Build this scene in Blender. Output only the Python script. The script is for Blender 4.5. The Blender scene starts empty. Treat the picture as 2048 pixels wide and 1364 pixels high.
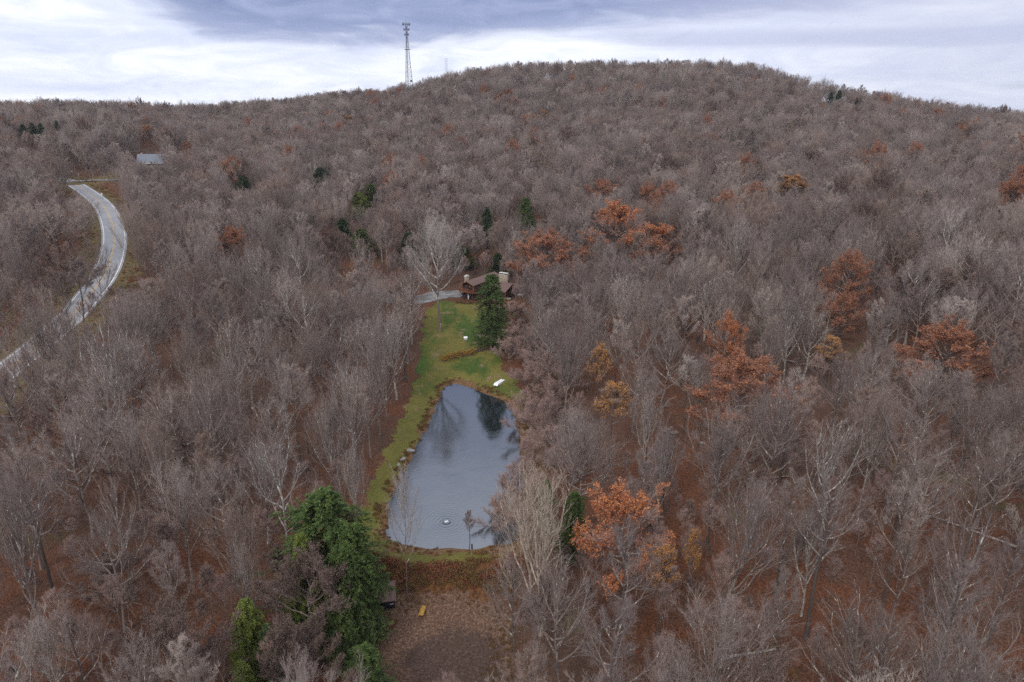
import bpy, math, random
import numpy as np
from mathutils import Vector, Matrix

random.seed(7)
R0 = np.random.RandomState(11)
scene = bpy.context.scene
COL = scene.collection

# ------------------------------------------------------------------ camera, sky, sun, exposure
PITCH = math.radians(18.9)
CAMZ = 70.0
cam_d = bpy.data.cameras.new("camera")
cam_d.sensor_width = 36.0
cam_d.lens = 36.0 * 1365 / 2048
cam_d.clip_start = 0.5
cam_d.clip_end = 9000
cam = bpy.data.objects.new("camera", cam_d)
COL.objects.link(cam)
cam.location = (0, 0, CAMZ)
cam.rotation_euler = (math.pi / 2 - PITCH, 0, 0)
scene.camera = cam

SUN_EL, SUN_AZ = math.radians(42), math.radians(-150)   # azimuth measured from +Y towards +X
world = bpy.data.worlds.new("World")
scene.world = world
world.use_nodes = True


def build_world():
    nt = world.node_tree
    nt.nodes.clear()
    N, L = nt.nodes.new, nt.links.new

    def math_(op, a, b=None, clamp=False):
        n = N("ShaderNodeMath"); n.operation = op; n.use_clamp = clamp
        for i, v in enumerate((a, b)):
            if v is None: continue
            if isinstance(v, (int, float)): n.inputs[i].default_value = v
            else: L(v, n.inputs[i])
        return n.outputs[0]

    def ramp(fac, stops):
        n = N("ShaderNodeValToRGB"); e = n.color_ramp.elements
        while len(e) > 1: e.remove(e[-1])
        e[0].position = stops[0][0]; e[0].color = (*stops[0][1], 1)
        for p, c in stops[1:]:
            x = e.new(p); x.color = (*c, 1)
        L(fac, n.inputs[0]); return n.outputs[0]

    def mix(f, a, b):
        n = N("ShaderNodeMix"); n.data_type = 'RGBA'
        if isinstance(f, (int, float)): n.inputs[0].default_value = f
        else: L(f, n.inputs[0])
        for i, v in ((6, a), (7, b)):
            if isinstance(v, tuple): n.inputs[i].default_value = (*v, 1)
            else: L(v, n.inputs[i])
        return n.outputs[2]

    def noise(vec, scale, detail=6, rough=0.55, dist=0.0):
        n = N("ShaderNodeTexNoise"); n.inputs["Scale"].default_value = scale
        n.inputs["Detail"].default_value = detail; n.inputs["Roughness"].default_value = rough
        n.inputs["Distortion"].default_value = dist
        L(vec, n.inputs["Vector"]); return n.outputs[0]

    sky = N("ShaderNodeTexSky"); sky.sky_type = 'NISHITA'; sky.sun_disc = False
    sky.sun_elevation = SUN_EL; sky.sun_rotation = SUN_AZ
    sky.air_density = 1.0; sky.dust_density = 2.0; sky.ozone_density = 1.5
    skyc = N("ShaderNodeVectorMath"); skyc.operation = 'SCALE'
    L(sky.outputs[0], skyc.inputs[0]); skyc.inputs[3].default_value = 0.10
    tc = N("ShaderNodeTexCoord")
    sep = N("ShaderNodeSeparateXYZ"); L(tc.outputs["Generated"], sep.inputs[0])
    x, y, z = sep.outputs
    # a cloud deck seen in perspective: direction divided by height
    zz = math_('ADD', math_('MAXIMUM', z, 0.0), 0.06)
    u = math_('DIVIDE', x, zz); v = math_('DIVIDE', y, zz)
    cmb = N("ShaderNodeCombineXYZ"); L(u, cmb.inputs[0]); L(v, cmb.inputs[1])
    plane = cmb.outputs[0]
    # long soft streaks and banks of cloud lying along the horizon
    mp = N("ShaderNodeMapping"); L(tc.outputs["Generated"], mp.inputs[0])
    mp.inputs["Scale"].default_value = (1.0, 1.0, 6.5); mp.inputs["Rotation"].default_value = (0, math.radians(3), 0)
    mp.inputs["Location"].default_value = (0.35, 0.0, 0.12)
    streak = noise(mp.outputs[0], 2.6, 8, 0.52, 0.6)
    mp2 = N("ShaderNodeMapping"); L(tc.outputs["Generated"], mp2.inputs[0])
    mp2.inputs["Scale"].default_value = (1.0, 1.0, 4.2); mp2.inputs["Location"].default_value = (3.1, 0.7, 0.4)
    fine = noise(mp2.outputs[0], 9.0, 9, 0.62, 0.9)
    big = noise(plane, 0.55, 5, 0.5, 0.3)
    # the lower edge of the slate bank, as a height over the compass bearing
    n1 = math_('MULTIPLY', math_('SUBTRACT', streak, 0.5), 0.065)
    n2 = math_('MULTIPLY', math_('SUBTRACT', fine, 0.5), 0.070)
    xe = math_('ADD', math_('MULTIPLY', x, 0.5), 0.5)
    edge = ramp(xe, [(p * .5 + .5, (v, v, v)) for p, v in ((-.75, .095), (-.62, .125), (-.48, .150), (-.44, .118), (-.38, .088), (-.26, .078), (-.12, .074), (.0, .088), (.15, .102), (.35, .112), (.7, .128))])
    el = math_('SUBTRACT', math_('ADD', math_('ADD', z, n1), n2), edge)
    bank = N("ShaderNodeMapRange"); bank.interpolation_type = 'SMOOTHSTEP'
    L(el, bank.inputs[0]); bank.inputs[1].default_value = -0.014; bank.inputs[2].default_value = 0.026
    right = N("ShaderNodeMapRange"); right.interpolation_type = 'SMOOTHSTEP'
    L(math_('ADD', x, math_('MULTIPLY', math_('SUBTRACT', streak, 0.5), 0.5)), right.inputs[0])
    right.inputs[1].default_value = 0.05; right.inputs[2].default_value = 0.65
    slate = mix(math_('ADD', math_('MULTIPLY', math_('SUBTRACT', fine, .5), 2.2), .5, True), (0.195, 0.25, 0.44), (0.37, 0.425, 0.63))
    slate = mix(math_('MULTIPLY', right.outputs[0], 0.9), slate, mix(streak, (0.37, 0.40, 0.57), (0.58, 0.60, 0.76)))
    white = mix(math_('ADD', math_('MULTIPLY', math_('SUBTRACT', fine, .5), 2.6), .5, True), (0.66, 0.72, 0.90), (1.0, 1.02, 1.06))
    soft = N("ShaderNodeMapRange"); soft.interpolation_type = 'SMOOTHSTEP'
    L(streak, soft.inputs[0]); soft.inputs[1].default_value = 0.44; soft.inputs[2].default_value = 0.60
    white = mix(math_('MULTIPLY', soft.outputs[0], 0.45), white, (0.55, 0.62, 0.85))
    veilc = mix(fine, (0.44, 0.48, 0.64), (0.70, 0.73, 0.86))
    low = mix(math_('MULTIPLY', right.outputs[0], 0.95), white, veilc)
    # a long darker streak low over the hill's far flank
    sz = math_('ABSOLUTE', math_('ADD', math_('SUBTRACT', math_('ADD', z, math_('MULTIPLY', n1, .5)), 0.084), math_('MULTIPLY', math_('SUBTRACT', x, 0.35), 0.02)))
    sb = N("ShaderNodeMapRange"); sb.interpolation_type = 'SMOOTHSTEP'
    L(sz, sb.inputs[0]); sb.inputs[1].default_value = 0.016; sb.inputs[2].default_value = 0.004
    sx2 = N("ShaderNodeMapRange"); sx2.interpolation_type = 'SMOOTHSTEP'; L(x, sx2.inputs[0]); sx2.inputs[1].default_value = .05; sx2.inputs[2].default_value = .22
    low = mix(math_('MULTIPLY', math_('MULTIPLY', sb.outputs[0], sx2.outputs[0]), math_('ADD', math_('MULTIPLY', fine, 1.2), -.15, True)), low, (0.40, 0.44, 0.62))
    near = mix(bank.outputs[0], low, slate)
    # above the frame: even broken overcast
    over = ramp(big, [(0.30, (0.66, 0.72, 0.88)), (0.52, (1.18, 1.22, 1.30)), (0.70, (1.75, 1.75, 1.74))])
    up = N("ShaderNodeMapRange"); up.interpolation_type = 'SMOOTHSTEP'
    L(z, up.inputs[0]); up.inputs[1].default_value = 0.28; up.inputs[2].default_value = 0.75
    clouds = mix(up.outputs[0], near, over)
    # thin gaps where the blue of the clear sky shows
    gap = N("ShaderNodeMapRange"); gap.interpolation_type = 'SMOOTHSTEP'
    L(math_('ADD', math_('MULTIPLY', streak, 0.6), math_('MULTIPLY', fine, 0.4)), gap.inputs[0])
    gap.inputs[1].default_value = 0.40; gap.inputs[2].default_value = 0.33
    final = mix(math_('MULTIPLY', gap.outputs[0], 0.25), clouds, skyc.outputs[0])
    bg = N("ShaderNodeBackground"); L(final, bg.inputs[0]); bg.inputs[1].default_value = 1.0
    out = N("ShaderNodeOutputWorld"); L(bg.outputs[0], out.inputs[0])


build_world()
sun_d = bpy.data.lights.new("sun", 'SUN')
sun_d.energy = 1.5
sun_d.angle = math.radians(14)
sun_d.color = (1.0, 0.95, 0.88)
sun = bpy.data.objects.new("sun", sun_d)
COL.objects.link(sun)
sdir = Vector((math.sin(SUN_AZ) * math.cos(SUN_EL), math.cos(SUN_AZ) * math.cos(SUN_EL), math.sin(SUN_EL)))
sun.rotation_euler = sdir.to_track_quat('Z', 'Y').to_euler()

scene.view_settings.view_transform = 'Standard'
scene.view_settings.look = 'None'
scene.view_settings.exposure = 0.25
scene.view_settings.gamma = 1.0
scene.render.engine = 'CYCLES'
scene.cycles.max_bounces = 5
scene.cycles.diffuse_bounces = 3
scene.cycles.volume_bounces = 0
scene.cycles.use_denoising = False

# ------------------------------------------------------------------ picture ray <-> ground
SP, CP = math.sin(PITCH), math.cos(PITCH)


def ray(px, py):
    a, b = (px - 1024) / 1365.0, (682 - py) / 1365.0
    return np.array([a, CP + b * SP, -SP + b * CP])


def gpz(px, py, z):
    d = ray(px, py)
    t = (z - CAMZ) / d[2]
    return d[0] * t, d[1] * t


def project(x, y, z):
    z = z - CAMZ
    f = y * CP - z * SP
    u = y * SP + z * CP
    return 1024 + 1365 * x / f, 682 - 1365 * u / f, f


# ------------------------------------------------------------------ terrain
CTRL = []
ROAD_PX = [(60, 352, 32.5), (118, 356, 32), (150, 368, 31.5), (190, 395, 30), (215, 420, 28.5), (232, 470, 25.5), (223, 520, 22.5),
           (205, 558, 20.5), (172, 600, 18.5), (146, 630, 17), (98, 675, 15.2), (0, 752, 12.5), (-120, 850, 10)]
for p in ROAD_PX: CTRL.append((*gpz(*p), p[2]))
for p in [(913, 765, 0), (770, 1050, 0), (1045, 1000, 0), (1020, 1090, 0), (870, 850, 0), (1030, 860, 0), (900, 950, 0),
          (735, 1040, .6), (800, 850, .9), (850, 1112, .9), (740, 1100, .9), (1000, 1104, .9),
          (900, 1330, -4.2), (850, 1230, -4), (740, 1240, -4), (1000, 1230, -3.2), (700, 1364, -4.2), (850, 1190, -3.7),
          (300, 1300, -1), (0, 1300, 2), (450, 1000, 2.5), (200, 950, 6), (0, 900, 10),
          (400, 750, 8), (600, 720, 5), (640, 850, 2.5), (600, 600, 9), (400, 600, 15),
          (940, 600, 8.2), (860, 597, 7.5), (880, 665, 4.6), (930, 720, 2.2), (1000, 520, 12), (1020, 600, 8.4),
          (1120, 780, 2.5), (1300, 900, 3.5), (1590, 750, 7), (2000, 1090, 8), (1950, 700, 15), (1500, 1100, 2.5),
          (1300, 1300, -1), (2040, 1350, 5), (1300, 650, 10)]:
    CTRL.append((*gpz(*p), p[2]))


def polar(px, d, z):
    a = ray(px, 682); s = d / math.hypot(a[0], a[1])
    return (a[0] * s, a[1] * s, z)


for p in [(1400, 400, 33), (1400, 600, 63), (1000, 420, 28), (1000, 600, 50), (600, 420, 24), (600, 620, 44), (300, 460, 39), (60, 470, 36),
          (60, 680, 48), (300, 680, 46), (1800, 350, 28), (1800, 520, 42), (2100, 300, 27), (2100, 500, 38), (-100, 400, 34)]:
    CTRL.append(polar(*p))
SKYL = [(-250, 204, 900), (0, 206, 900), (250, 206, 880), (500, 217, 850), (600, 202, 820), (700, 189, 800), (820, 175, 790), (950, 142, 790),
        (1050, 130, 795), (1150, 125, 800), (1300, 125, 800), (1440, 134, 780), (1520, 152, 760), (1600, 170, 740), (1700, 192, 720), (1800, 213, 700),
        (1900, 226, 700), (2048, 239, 700), (2300, 250, 700)]
for px, py, R_ in SKYL:
    r = ray(px, py)
    z = CAMZ + R_ * r[2] / math.hypot(r[0], r[1]) - 17.0
    CTRL.append(polar(px, R_, z))
    CTRL.append(polar(px, R_ * 1.25, z - 16))
    CTRL.append(polar(px, R_ * 2.2, z - 70))
CTRL += [(-90, 20, 1), (90, 20, 2), (0, 30, -5), (0, -120, -5), (-300, -50, 10), (300, -50, 12), (-500, 150, 22), (500, 120, 24)]
CTRL = np.array(CTRL, float)


def tps_fit(C):
    n = len(C)
    d = np.hypot(C[:, None, 0] - C[None, :, 0], C[:, None, 1] - C[None, :, 1]) / 100.0
    # polyharmonic r^1 kernel blends gently; soft regularisation
    K = tps_k(d) + np.eye(n) * 0.015
    P = np.c_[np.ones(n), C[:, :2] / 100.0]
    A = np.zeros((n + 3, n + 3)); A[:n, :n] = K; A[:n, n:] = P; A[n:, :n] = P.T
    return np.linalg.solve(A, np.r_[C[:, 2], 0, 0, 0])


def tps_k(r):
    return -np.sqrt(r * r + 0.04)


TW = tps_fit(CTRL)


def seg_dist(x, y, P):
    """distance to a polyline and the value of its third column there"""
    best = np.full(x.shape, 1e9); val = np.zeros(x.shape)
    for a, b in zip(P[:-1], P[1:]):
        dx, dy = b[0] - a[0], b[1] - a[1]
        t = np.clip(((x - a[0]) * dx + (y - a[1]) * dy) / (dx * dx + dy * dy + 1e-9), 0, 1)
        d = np.hypot(x - a[0] - t * dx, y - a[1] - t * dy)
        m = d < best
        best = np.where(m, d, best); val = np.where(m, a[2] + t * (b[2] - a[2]), val)
    return best, val


def sdf_poly(x, y, P):
    """signed distance to polygon, negative inside"""
    P = np.asarray(P)[:, :2]
    d = np.full(x.shape, 1e9); inside = np.zeros(x.shape, bool)
    n = len(P)
    for i in range(n):
        a, b = P[i], P[(i + 1) % n]
        dx, dy = b - a
        t = np.clip(((x - a[0]) * dx + (y - a[1]) * dy) / (dx * dx + dy * dy + 1e-9), 0, 1)
        d = np.minimum(d, np.hypot(x - a[0] - t * dx, y - a[1] - t * dy))
        c = ((a[1] > y) != (b[1] > y)) & (x < (b[0] - a[0]) * (y - a[1]) / (b[1] - a[1] + 1e-12) + a[0])
        inside ^= c
    return np.where(inside, -d, d)


def smooth_poly(P, it=2, closed=True):
    P = np.asarray(P, float)
    for _ in range(it):
        if closed:
            Q = np.roll(P, -1, 0)
            P = np.stack([P * .75 + Q * .25, P * .25 + Q * .75], 1).reshape(-1, P.shape[1])
        else:
            A, B = P[:-1], P[1:]
            P = np.vstack([P[:1], np.stack([A * .75 + B * .25, A * .25 + B * .75], 1).reshape(-1, P.shape[1]), P[-1:]])
    return P


def smin01(t): t = np.clip(t, 0, 1); return t * t * (3 - 2 * t)


POND = smooth_poly([gpz(a, b, -.3) for a, b in [(913, 763), (893, 770), (881, 782), (870, 809), (856, 845), (836, 882), (815, 923), (790, 969),
                   (773, 1015), (769, 1056), (776, 1078), (801, 1092), (833, 1097), (906, 1098), (970, 1096), (1022, 1090), (1050, 1060),
                   (1052, 1000), (1048, 941), (1044, 880), (1034, 828), (1012, 800), (975, 786), (940, 775)]], 2)
ROAD = smooth_poly([(*gpz(*p), p[2]) for p in ROAD_PX], 3, closed=False)
JUNC = smooth_poly([(*gpz(142, 366, 31.7), 31.7), (*gpz(165, 362, 31.8), 31.8), (*gpz(200, 361, 32), 32.0), (*gpz(235, 361, 32.3), 32.3), (*gpz(262, 352, 34), 34.0), (*gpz(285, 335, 37), 37.0)], 2, closed=False)
DRIVE = smooth_poly([(*gpz(925, 589, 8.2), 8.2), (*gpz(885, 590, 8.0), 8.0), (*gpz(840, 601, 7.8), 7.8), (*gpz(790, 600, 8.6), 8.6), (*gpz(735, 582, 10.0), 10.0), (*gpz(700, 575, 11.0), 11.0)], 2, closed=False)
HOUSE_C = np.array(gpz(962, 590, 8.3))
CLEARING = smooth_poly([gpz(a, b, -4) for a, b in [(735, 1210), (800, 1195), (880, 1190), (960, 1195), (1020, 1225), (1030, 1290), (1010, 1364), (1000, 1450), (700, 1450), (690, 1364), (720, 1300)]], 2)
MUD = smooth_poly([gpz(a, b, -4.2) for a, b in [(860, 1280), (930, 1262), (1000, 1290), (1010, 1364), (990, 1450), (800, 1450), (820, 1340)]], 2)
DAMF = smooth_poly([gpz(a, b, z) for a, b, z in [(700, 1110, 0), (850, 1120, 0), (1010, 1108, 0), (1060, 1150, -2), (1020, 1220, -4), (880, 1200, -4), (800, 1205, -4), (700, 1230, -4)]], 1)
LAWN_PTS = [(846, 622), (862, 606), (884, 604), (925, 604), (960, 612), (1005, 625), (1006, 690), (998, 735), (1034, 775), (1060, 812), (1030, 800), (985, 778), (945, 762), (913, 755),
            (885, 763), (868, 790), (852, 835), (825, 885), (795, 940), (770, 985), (757, 1030), (757, 1070), (772, 1090), (800, 1102), (850, 1102), (1010, 1098),
            (1020, 1113), (850, 1129), (770, 1120), (730, 1095), (716, 1050), (728, 1000), (758, 930), (796, 860), (818, 800), (838, 740), (842, 680)]
LAWN = smooth_poly([gpz(a, b, 8 * smin01((760 - b) / 150.0) if b < 760 else .6) for a, b in LAWN_PTS], 1)


def hgt(x, y):
    x = np.asarray(x, float); y = np.asarray(y, float); sh = x.shape
    x = x.ravel(); y = y.ravel()
    z = np.empty(x.shape)
    for i in range(0, len(x), 20000):
        xs, ys = x[i:i + 20000], y[i:i + 20000]
        r = np.hypot(xs[:, None] - CTRL[None, :, 0], ys[:, None] - CTRL[None, :, 1]) / 100.0
        z[i:i + 20000] = tps_k(r) @ TW[:-3] + TW[-3] + TW[-2] * xs / 100 + TW[-1] * ys / 100
    # small hummocks
    z = z + 0.5 * np.sin(x * .11 + 1.3 * np.sin(y * .05)) * np.sin(y * .09 + 1.1 * np.sin(x * .06)) * smin01((np.hypot(x - 0, y - 130) - 60) / 80)
    # road beds
    near = (x < -40) & (x > -420) & (y > 60) & (y < 520)
    if near.any():
        for P, w0, w1 in ((ROAD, 6.5, 18), (JUNC, 5, 14)):
            d, v = seg_dist(x[near], y[near], P)
            k = 1 - smin01((d - w0) / (w1 - w0)); z[near] = z[near] * (1 - k) + v * k
    near = (x > -150) & (x < 60) & (y > 150) & (y < 320)
    if near.any():
        d, v = seg_dist(x[near], y[near], DRIVE)
        k = 1 - smin01((d - 3.5) / 8.0); z[near] = z[near] * (1 - k) + v * k
        d = np.hypot(x[near] - HOUSE_C[0], y[near] - HOUSE_C[1])
        k = 1 - smin01((d - 12) / 12); z[near] = z[near] * (1 - k) + 8.3 * k
    near = (x > -60) & (x < 60) & (y > 60) & (y < 210)
    if near.any():
        xs, ys = x[near], y[near]
        d = sdf_poly(xs, ys, POND)
        wob = 0.5 * np.sin(xs * .9 + 2 * np.sin(ys * .31)) + 0.35 * np.sin(ys * 1.3 + xs * .4)
        d = d + wob * .5
        basin = np.where(d < 0, -.3 + np.maximum(d * .45, -1.8), -.3 + 1.2 * smin01(d / 6.0))
        k = 1 - smin01((d - 3) / 9.0)
        z2 = z[near] * (1 - k) + basin * k
        # dam: level crest, then the bank drops to the clearing
        z[near] = z2
    return z.reshape(sh)


def hz(x, y): return float(hgt(np.array([x]), np.array([y]))[0])


def gp(px, py):
    """point of the terrain seen at a picture position"""
    d = ray(px, py)
    t = np.linspace(40, 1100, 1400)
    X, Y, Z = d[0] * t, d[1] * t, CAMZ + d[2] * t
    below = Z < hgt(X, Y)
    i = int(np.argmax(below)) if below.any() else len(t) - 1
    return float(X[i]), float(Y[i]), hz(X[i], Y[i])


def by_top(px, ytop, h, lo=45):
    """ground position on bearing px where something h tall has its top at picture height ytop"""
    d = np.linspace(lo, 900, 1800)
    a = ray(px, 500); s = 1 / math.hypot(a[0], a[1])
    # iterate bearing because verticals converge
    bx = px
    for _ in range(3):
        a = ray(bx, 500); s = 1 / math.hypot(a[0], a[1])
        X, Y = a[0] * s * d, a[1] * s * d
        Z = hgt(X, Y) + h
        u, v, f = project(X, Y, Z)
        i = int(np.argmax(v < ytop)) if (v < ytop).any() else len(d) - 1
        bx += px - u[i]
    return float(X[i]), float(Y[i]), float(Z[i] - h)

# ------------------------------------------------------------------ materials


class MatB:
    def __init__(self, name, rough=0.9, spec=0.2):
        self.m = bpy.data.materials.new(name); self.m.use_nodes = True
        self.nt = self.m.node_tree
        self.b = self.nt.nodes["Principled BSDF"]
        self.b.inputs["Roughness"].default_value = rough
        self.b.inputs["Specular IOR Level"].default_value = spec
        self.tc = self.nt.nodes.new("ShaderNodeTexCoord")

    def vec(self, kind="Object", scale=(1, 1, 1)):
        mp = self.nt.nodes.new("ShaderNodeMapping"); mp.inputs["Scale"].default_value = scale
        self.nt.links.new(self.tc.outputs[kind], mp.inputs[0]); return mp.outputs[0]

    def noise(self, scale, detail=5, rough=.6, vec=None, dist=0.):
        n = self.nt.nodes.new("ShaderNodeTexNoise"); n.inputs["Scale"].default_value = scale
        n.inputs["Detail"].default_value = detail; n.inputs["Roughness"].default_value = rough; n.inputs["Distortion"].default_value = dist
        self.nt.links.new(vec if vec is not None else self.tc.outputs["Object"], n.inputs["Vector"]); return n.outputs[0]

    def vor(self, scale, vec=None, feature='F1', out="Distance"):
        n = self.nt.nodes.new("ShaderNodeTexVoronoi"); n.inputs["Scale"].default_value = scale; n.feature = feature
        self.nt.links.new(vec if vec is not None else self.tc.outputs["Object"], n.inputs["Vector"]); return n.outputs[out]

    def rnd(self):
        n = self.nt.nodes.new("ShaderNodeObjectInfo"); return n.outputs["Random"]

    def attr(self, name):
        n = self.nt.nodes.new("ShaderNodeAttribute"); n.attribute_name = name; return n.outputs["Fac"]

    def math(self, op, a, b=None, clamp=False):
        n = self.nt.nodes.new("ShaderNodeMath"); n.operation = op; n.use_clamp = clamp
        for i, v in enumerate((a, b)):
            if v is None: continue
            if isinstance(v, (int, float)): n.inputs[i].default_value = v
            else: self.nt.links.new(v, n.inputs[i])
        return n.outputs[0]

    def step(self, v, a, b):
        n = self.nt.nodes.new("ShaderNodeMapRange"); n.interpolation_type = 'SMOOTHSTEP'
        self.nt.links.new(v, n.inputs[0]); n.inputs[1].default_value = a; n.inputs[2].default_value = b; return n.outputs[0]

    def ramp(self, f, stops):
        n = self.nt.nodes.new("ShaderNodeValToRGB"); e = n.color_ramp.elements
        while len(e) > 1: e.remove(e[-1])
        e[0].position = stops[0][0]; e[0].color = (*stops[0][1], 1)
        for p, c in stops[1:]: e.new(p).color = (*c, 1)
        self.nt.links.new(f, n.inputs[0]); return n.outputs[0]

    def mix(self, f, a, b, blend='MIX'):
        n = self.nt.nodes.new("ShaderNodeMix"); n.data_type = 'RGBA'; n.blend_type = blend
        if isinstance(f, (int, float)): n.inputs[0].default_value = f
        else: self.nt.links.new(f, n.inputs[0])
        for i, v in ((6, a), (7, b)):
            if isinstance(v, tuple): n.inputs[i].default_value = (*v, 1)
            else: self.nt.links.new(v, n.inputs[i])
        return n.outputs[2]

    def col(self, c):
        if isinstance(c, tuple): self.b.inputs["Base Color"].default_value = (*c, 1)
        else: self.nt.links.new(c, self.b.inputs["Base Color"])
        return self

    def bump(self, h, strength=.5, dist=.1):
        n = self.nt.nodes.new("ShaderNodeBump"); n.inputs["Strength"].default_value = strength; n.inputs["Distance"].default_value = dist
        self.nt.links.new(h, n.inputs["Height"]); self.nt.links.new(n.outputs[0], self.b.inputs["Normal"]); return self


def simple(name, c, rough=.8, var=.25, scale=6, spec=.2, metal=0.):
    b = MatB(name, rough, spec); n = b.noise(scale, 5)
    b.col(b.ramp(n, [(.25, tuple(x * (1 - var) for x in c)), (.75, tuple(min(1, x * (1 + var)) for x in c))]))
    b.b.inputs["Metallic"].default_value = metal
    return b.m


def twig_mat(name, stops, streak=.25):
    b = MatB(name, .85, .15)
    c = b.ramp(b.rnd(), stops)
    n = b.noise(.35, 3)
    c = b.mix(b.math('MULTIPLY', b.step(n, .35, .7), streak), c, (.5, .45, .43))
    return b.col(c).m


def bark_mat(name, base, patch, amount):
    b = MatB(name, .9, .15)
    v = b.vec("Object", (1, 1, .35))
    n = b.noise(3.2, 6, .65, v); f = b.noise(14, 4, .6, v)
    c = b.ramp(f, [(.3, tuple(x * .65 for x in base)), (.7, tuple(x * 1.25 for x in base))])
    c = b.mix(b.step(n, 1 - amount, 1.06 - amount), c, patch)
    return b.col(c).bump(f, .6, .03).m


def leaf_mat(name, stops, trans=.3):
    b = MatB(name, .7, .25)
    g = b.nt.nodes.new("ShaderNodeNewGeometry")
    r = b.nt.nodes.new("ShaderNodeAttribute"); r.attribute_name = "leafrand"
    c = b.ramp(r.outputs["Fac"], stops)
    b.col(c)
    t = b.nt.nodes.new("ShaderNodeBsdfTranslucent"); b.nt.links.new(c, t.inputs[0])
    mx = b.nt.nodes.new("ShaderNodeMixShader"); mx.inputs[0].default_value = trans
    b.nt.links.new(b.b.outputs[0], mx.inputs[1]); b.nt.links.new(t.outputs[0], mx.inputs[2])
    b.nt.links.new(mx.outputs[0], b.nt.nodes["Material Output"].inputs[0])
    return b.m


M = {}
M['twig'] = twig_mat("grey_twigs", [(0, (.200, .152, .134)), (.2, (.295, .238, .216)), (.4, (.130, .099, .090)), (.6, (.245, .166, .134)), (.8, (.385, .322, .290)), (.9, (.180, .139, .132)), (1, (.232, .183, .167))], 0)
M['twig_brown'] = twig_mat("brown_twigs", [(0, (.26, .165, .145)), (.5, (.33, .22, .19)), (1, (.23, .15, .135))], .1)
M['twig_pale'] = twig_mat("pale_twigs", [(0, (.36, .31, .285)), (.5, (.30, .255, .235)), (1, (.40, .355, .33))], .1)
M['twig_ochre'] = twig_mat("ochre_twigs", [(0, (.37, .30, .235)), (1, (.40, .32, .25))], .1)
M['bark'] = bark_mat("grey_bark", (.215, .170, .150), (.58, .55, .48), .42)
M['bark_dark'] = bark_mat("dark_bark", (.10, .08, .07), (.36, .36, .30), .32)
M['bark_pale'] = bark_mat("pale_bark", (.27, .235, .21), (.62, .59, .53), .46)
M['bark_ochre'] = bark_mat("ochre_bark", (.34, .27, .21), (.52, .44, .36), .5)
M['rust'] = leaf_mat("rust_leaves", [(0, (.24, .095, .052)), (.45, (.36, .135, .066)), (.8, (.47, .20, .09)), (1, (.28, .16, .105))])
M['brightrust'] = leaf_mat("bright_rust_leaves", [(0, (.32, .11, .055)), (.45, (.50, .175, .070)), (.85, (.60, .26, .085)), (1, (.33, .15, .09))])
M['gold'] = leaf_mat("gold_leaves", [(0, (.32, .14, .045)), (.5, (.48, .225, .06)), (1, (.58, .31, .10))])
M['dullred'] = leaf_mat("dull_red_leaves", [(0, (.095, .066, .054)), (.5, (.145, .100, .080)), (1, (.20, .145, .118))])
M['hemlock'] = leaf_mat("hemlock_needles", [(0, (.026, .046, .013)), (.45, (.066, .108, .026)), (.8, (.14, .19, .045)), (1, (.22, .26, .075))], .15)
M['darkfir'] = leaf_mat("dark_needles", [(0, (.026, .048, .022)), (.6, (.055, .088, .036)), (1, (.11, .14, .06))], .15)
M['yellowfir'] = leaf_mat("yellow_green_needles", [(0, (.08, .11, .022)), (.5, (.17, .21, .04)), (1, (.28, .30, .07))], .15)
M['weed'] = leaf_mat("dry_weeds", [(0, (.10, .04, .02)), (.3, (.22, .09, .045)), (.6, (.17, .12, .04)), (.85, (.30, .20, .08)), (1, (.14, .16, .04))], .2)
M['redweed'] = leaf_mat("red_weeds", [(0, (.16, .045, .03)), (.5, (.28, .085, .05)), (1, (.22, .12, .06))], .2)

# ------------------------------------------------------------------ mesh helpers


def np_mesh(name, V, T=None, Q=None, mt=None, mq=None, mats=(), smooth=False, lr=None):
    """V verts, T triangles, Q quads (arrays), mt/mq material index per face"""
    T = np.zeros((0, 3), int) if T is None else np.asarray(T, int)
    Q = np.zeros((0, 4), int) if Q is None else np.asarray(Q, int)
    me = bpy.data.meshes.new(name)
    me.vertices.add(len(V)); me.vertices.foreach_set("co", np.asarray(V, np.float32).ravel())
    li = np.concatenate([T.ravel(), Q.ravel()]).astype(np.int32)
    me.loops.add(len(li)); me.loops.foreach_set("vertex_index", li)
    st = np.concatenate([np.arange(len(T)) * 3, len(T) * 3 + np.arange(len(Q)) * 4]).astype(np.int32)
    me.polygons.add(len(st)); me.polygons.foreach_set("loop_start", st)
    if mt is not None or mq is not None:
        mi = np.concatenate([np.zeros(len(T), int) if mt is None else mt, np.zeros(len(Q), int) if mq is None else mq]).astype(np.int32)
        me.polygons.foreach_set("material_index", mi)
    if smooth: me.polygons.foreach_set("use_smooth", np.ones(len(st), bool))
    for m in mats: me.materials.append(m)
    me.update(calc_edges=True)
    if lr is not None:
        a = me.attributes.new("leafrand", 'FLOAT', 'FACE'); a.data.foreach_set("value", np.asarray(lr, np.float32))
    return me


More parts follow.
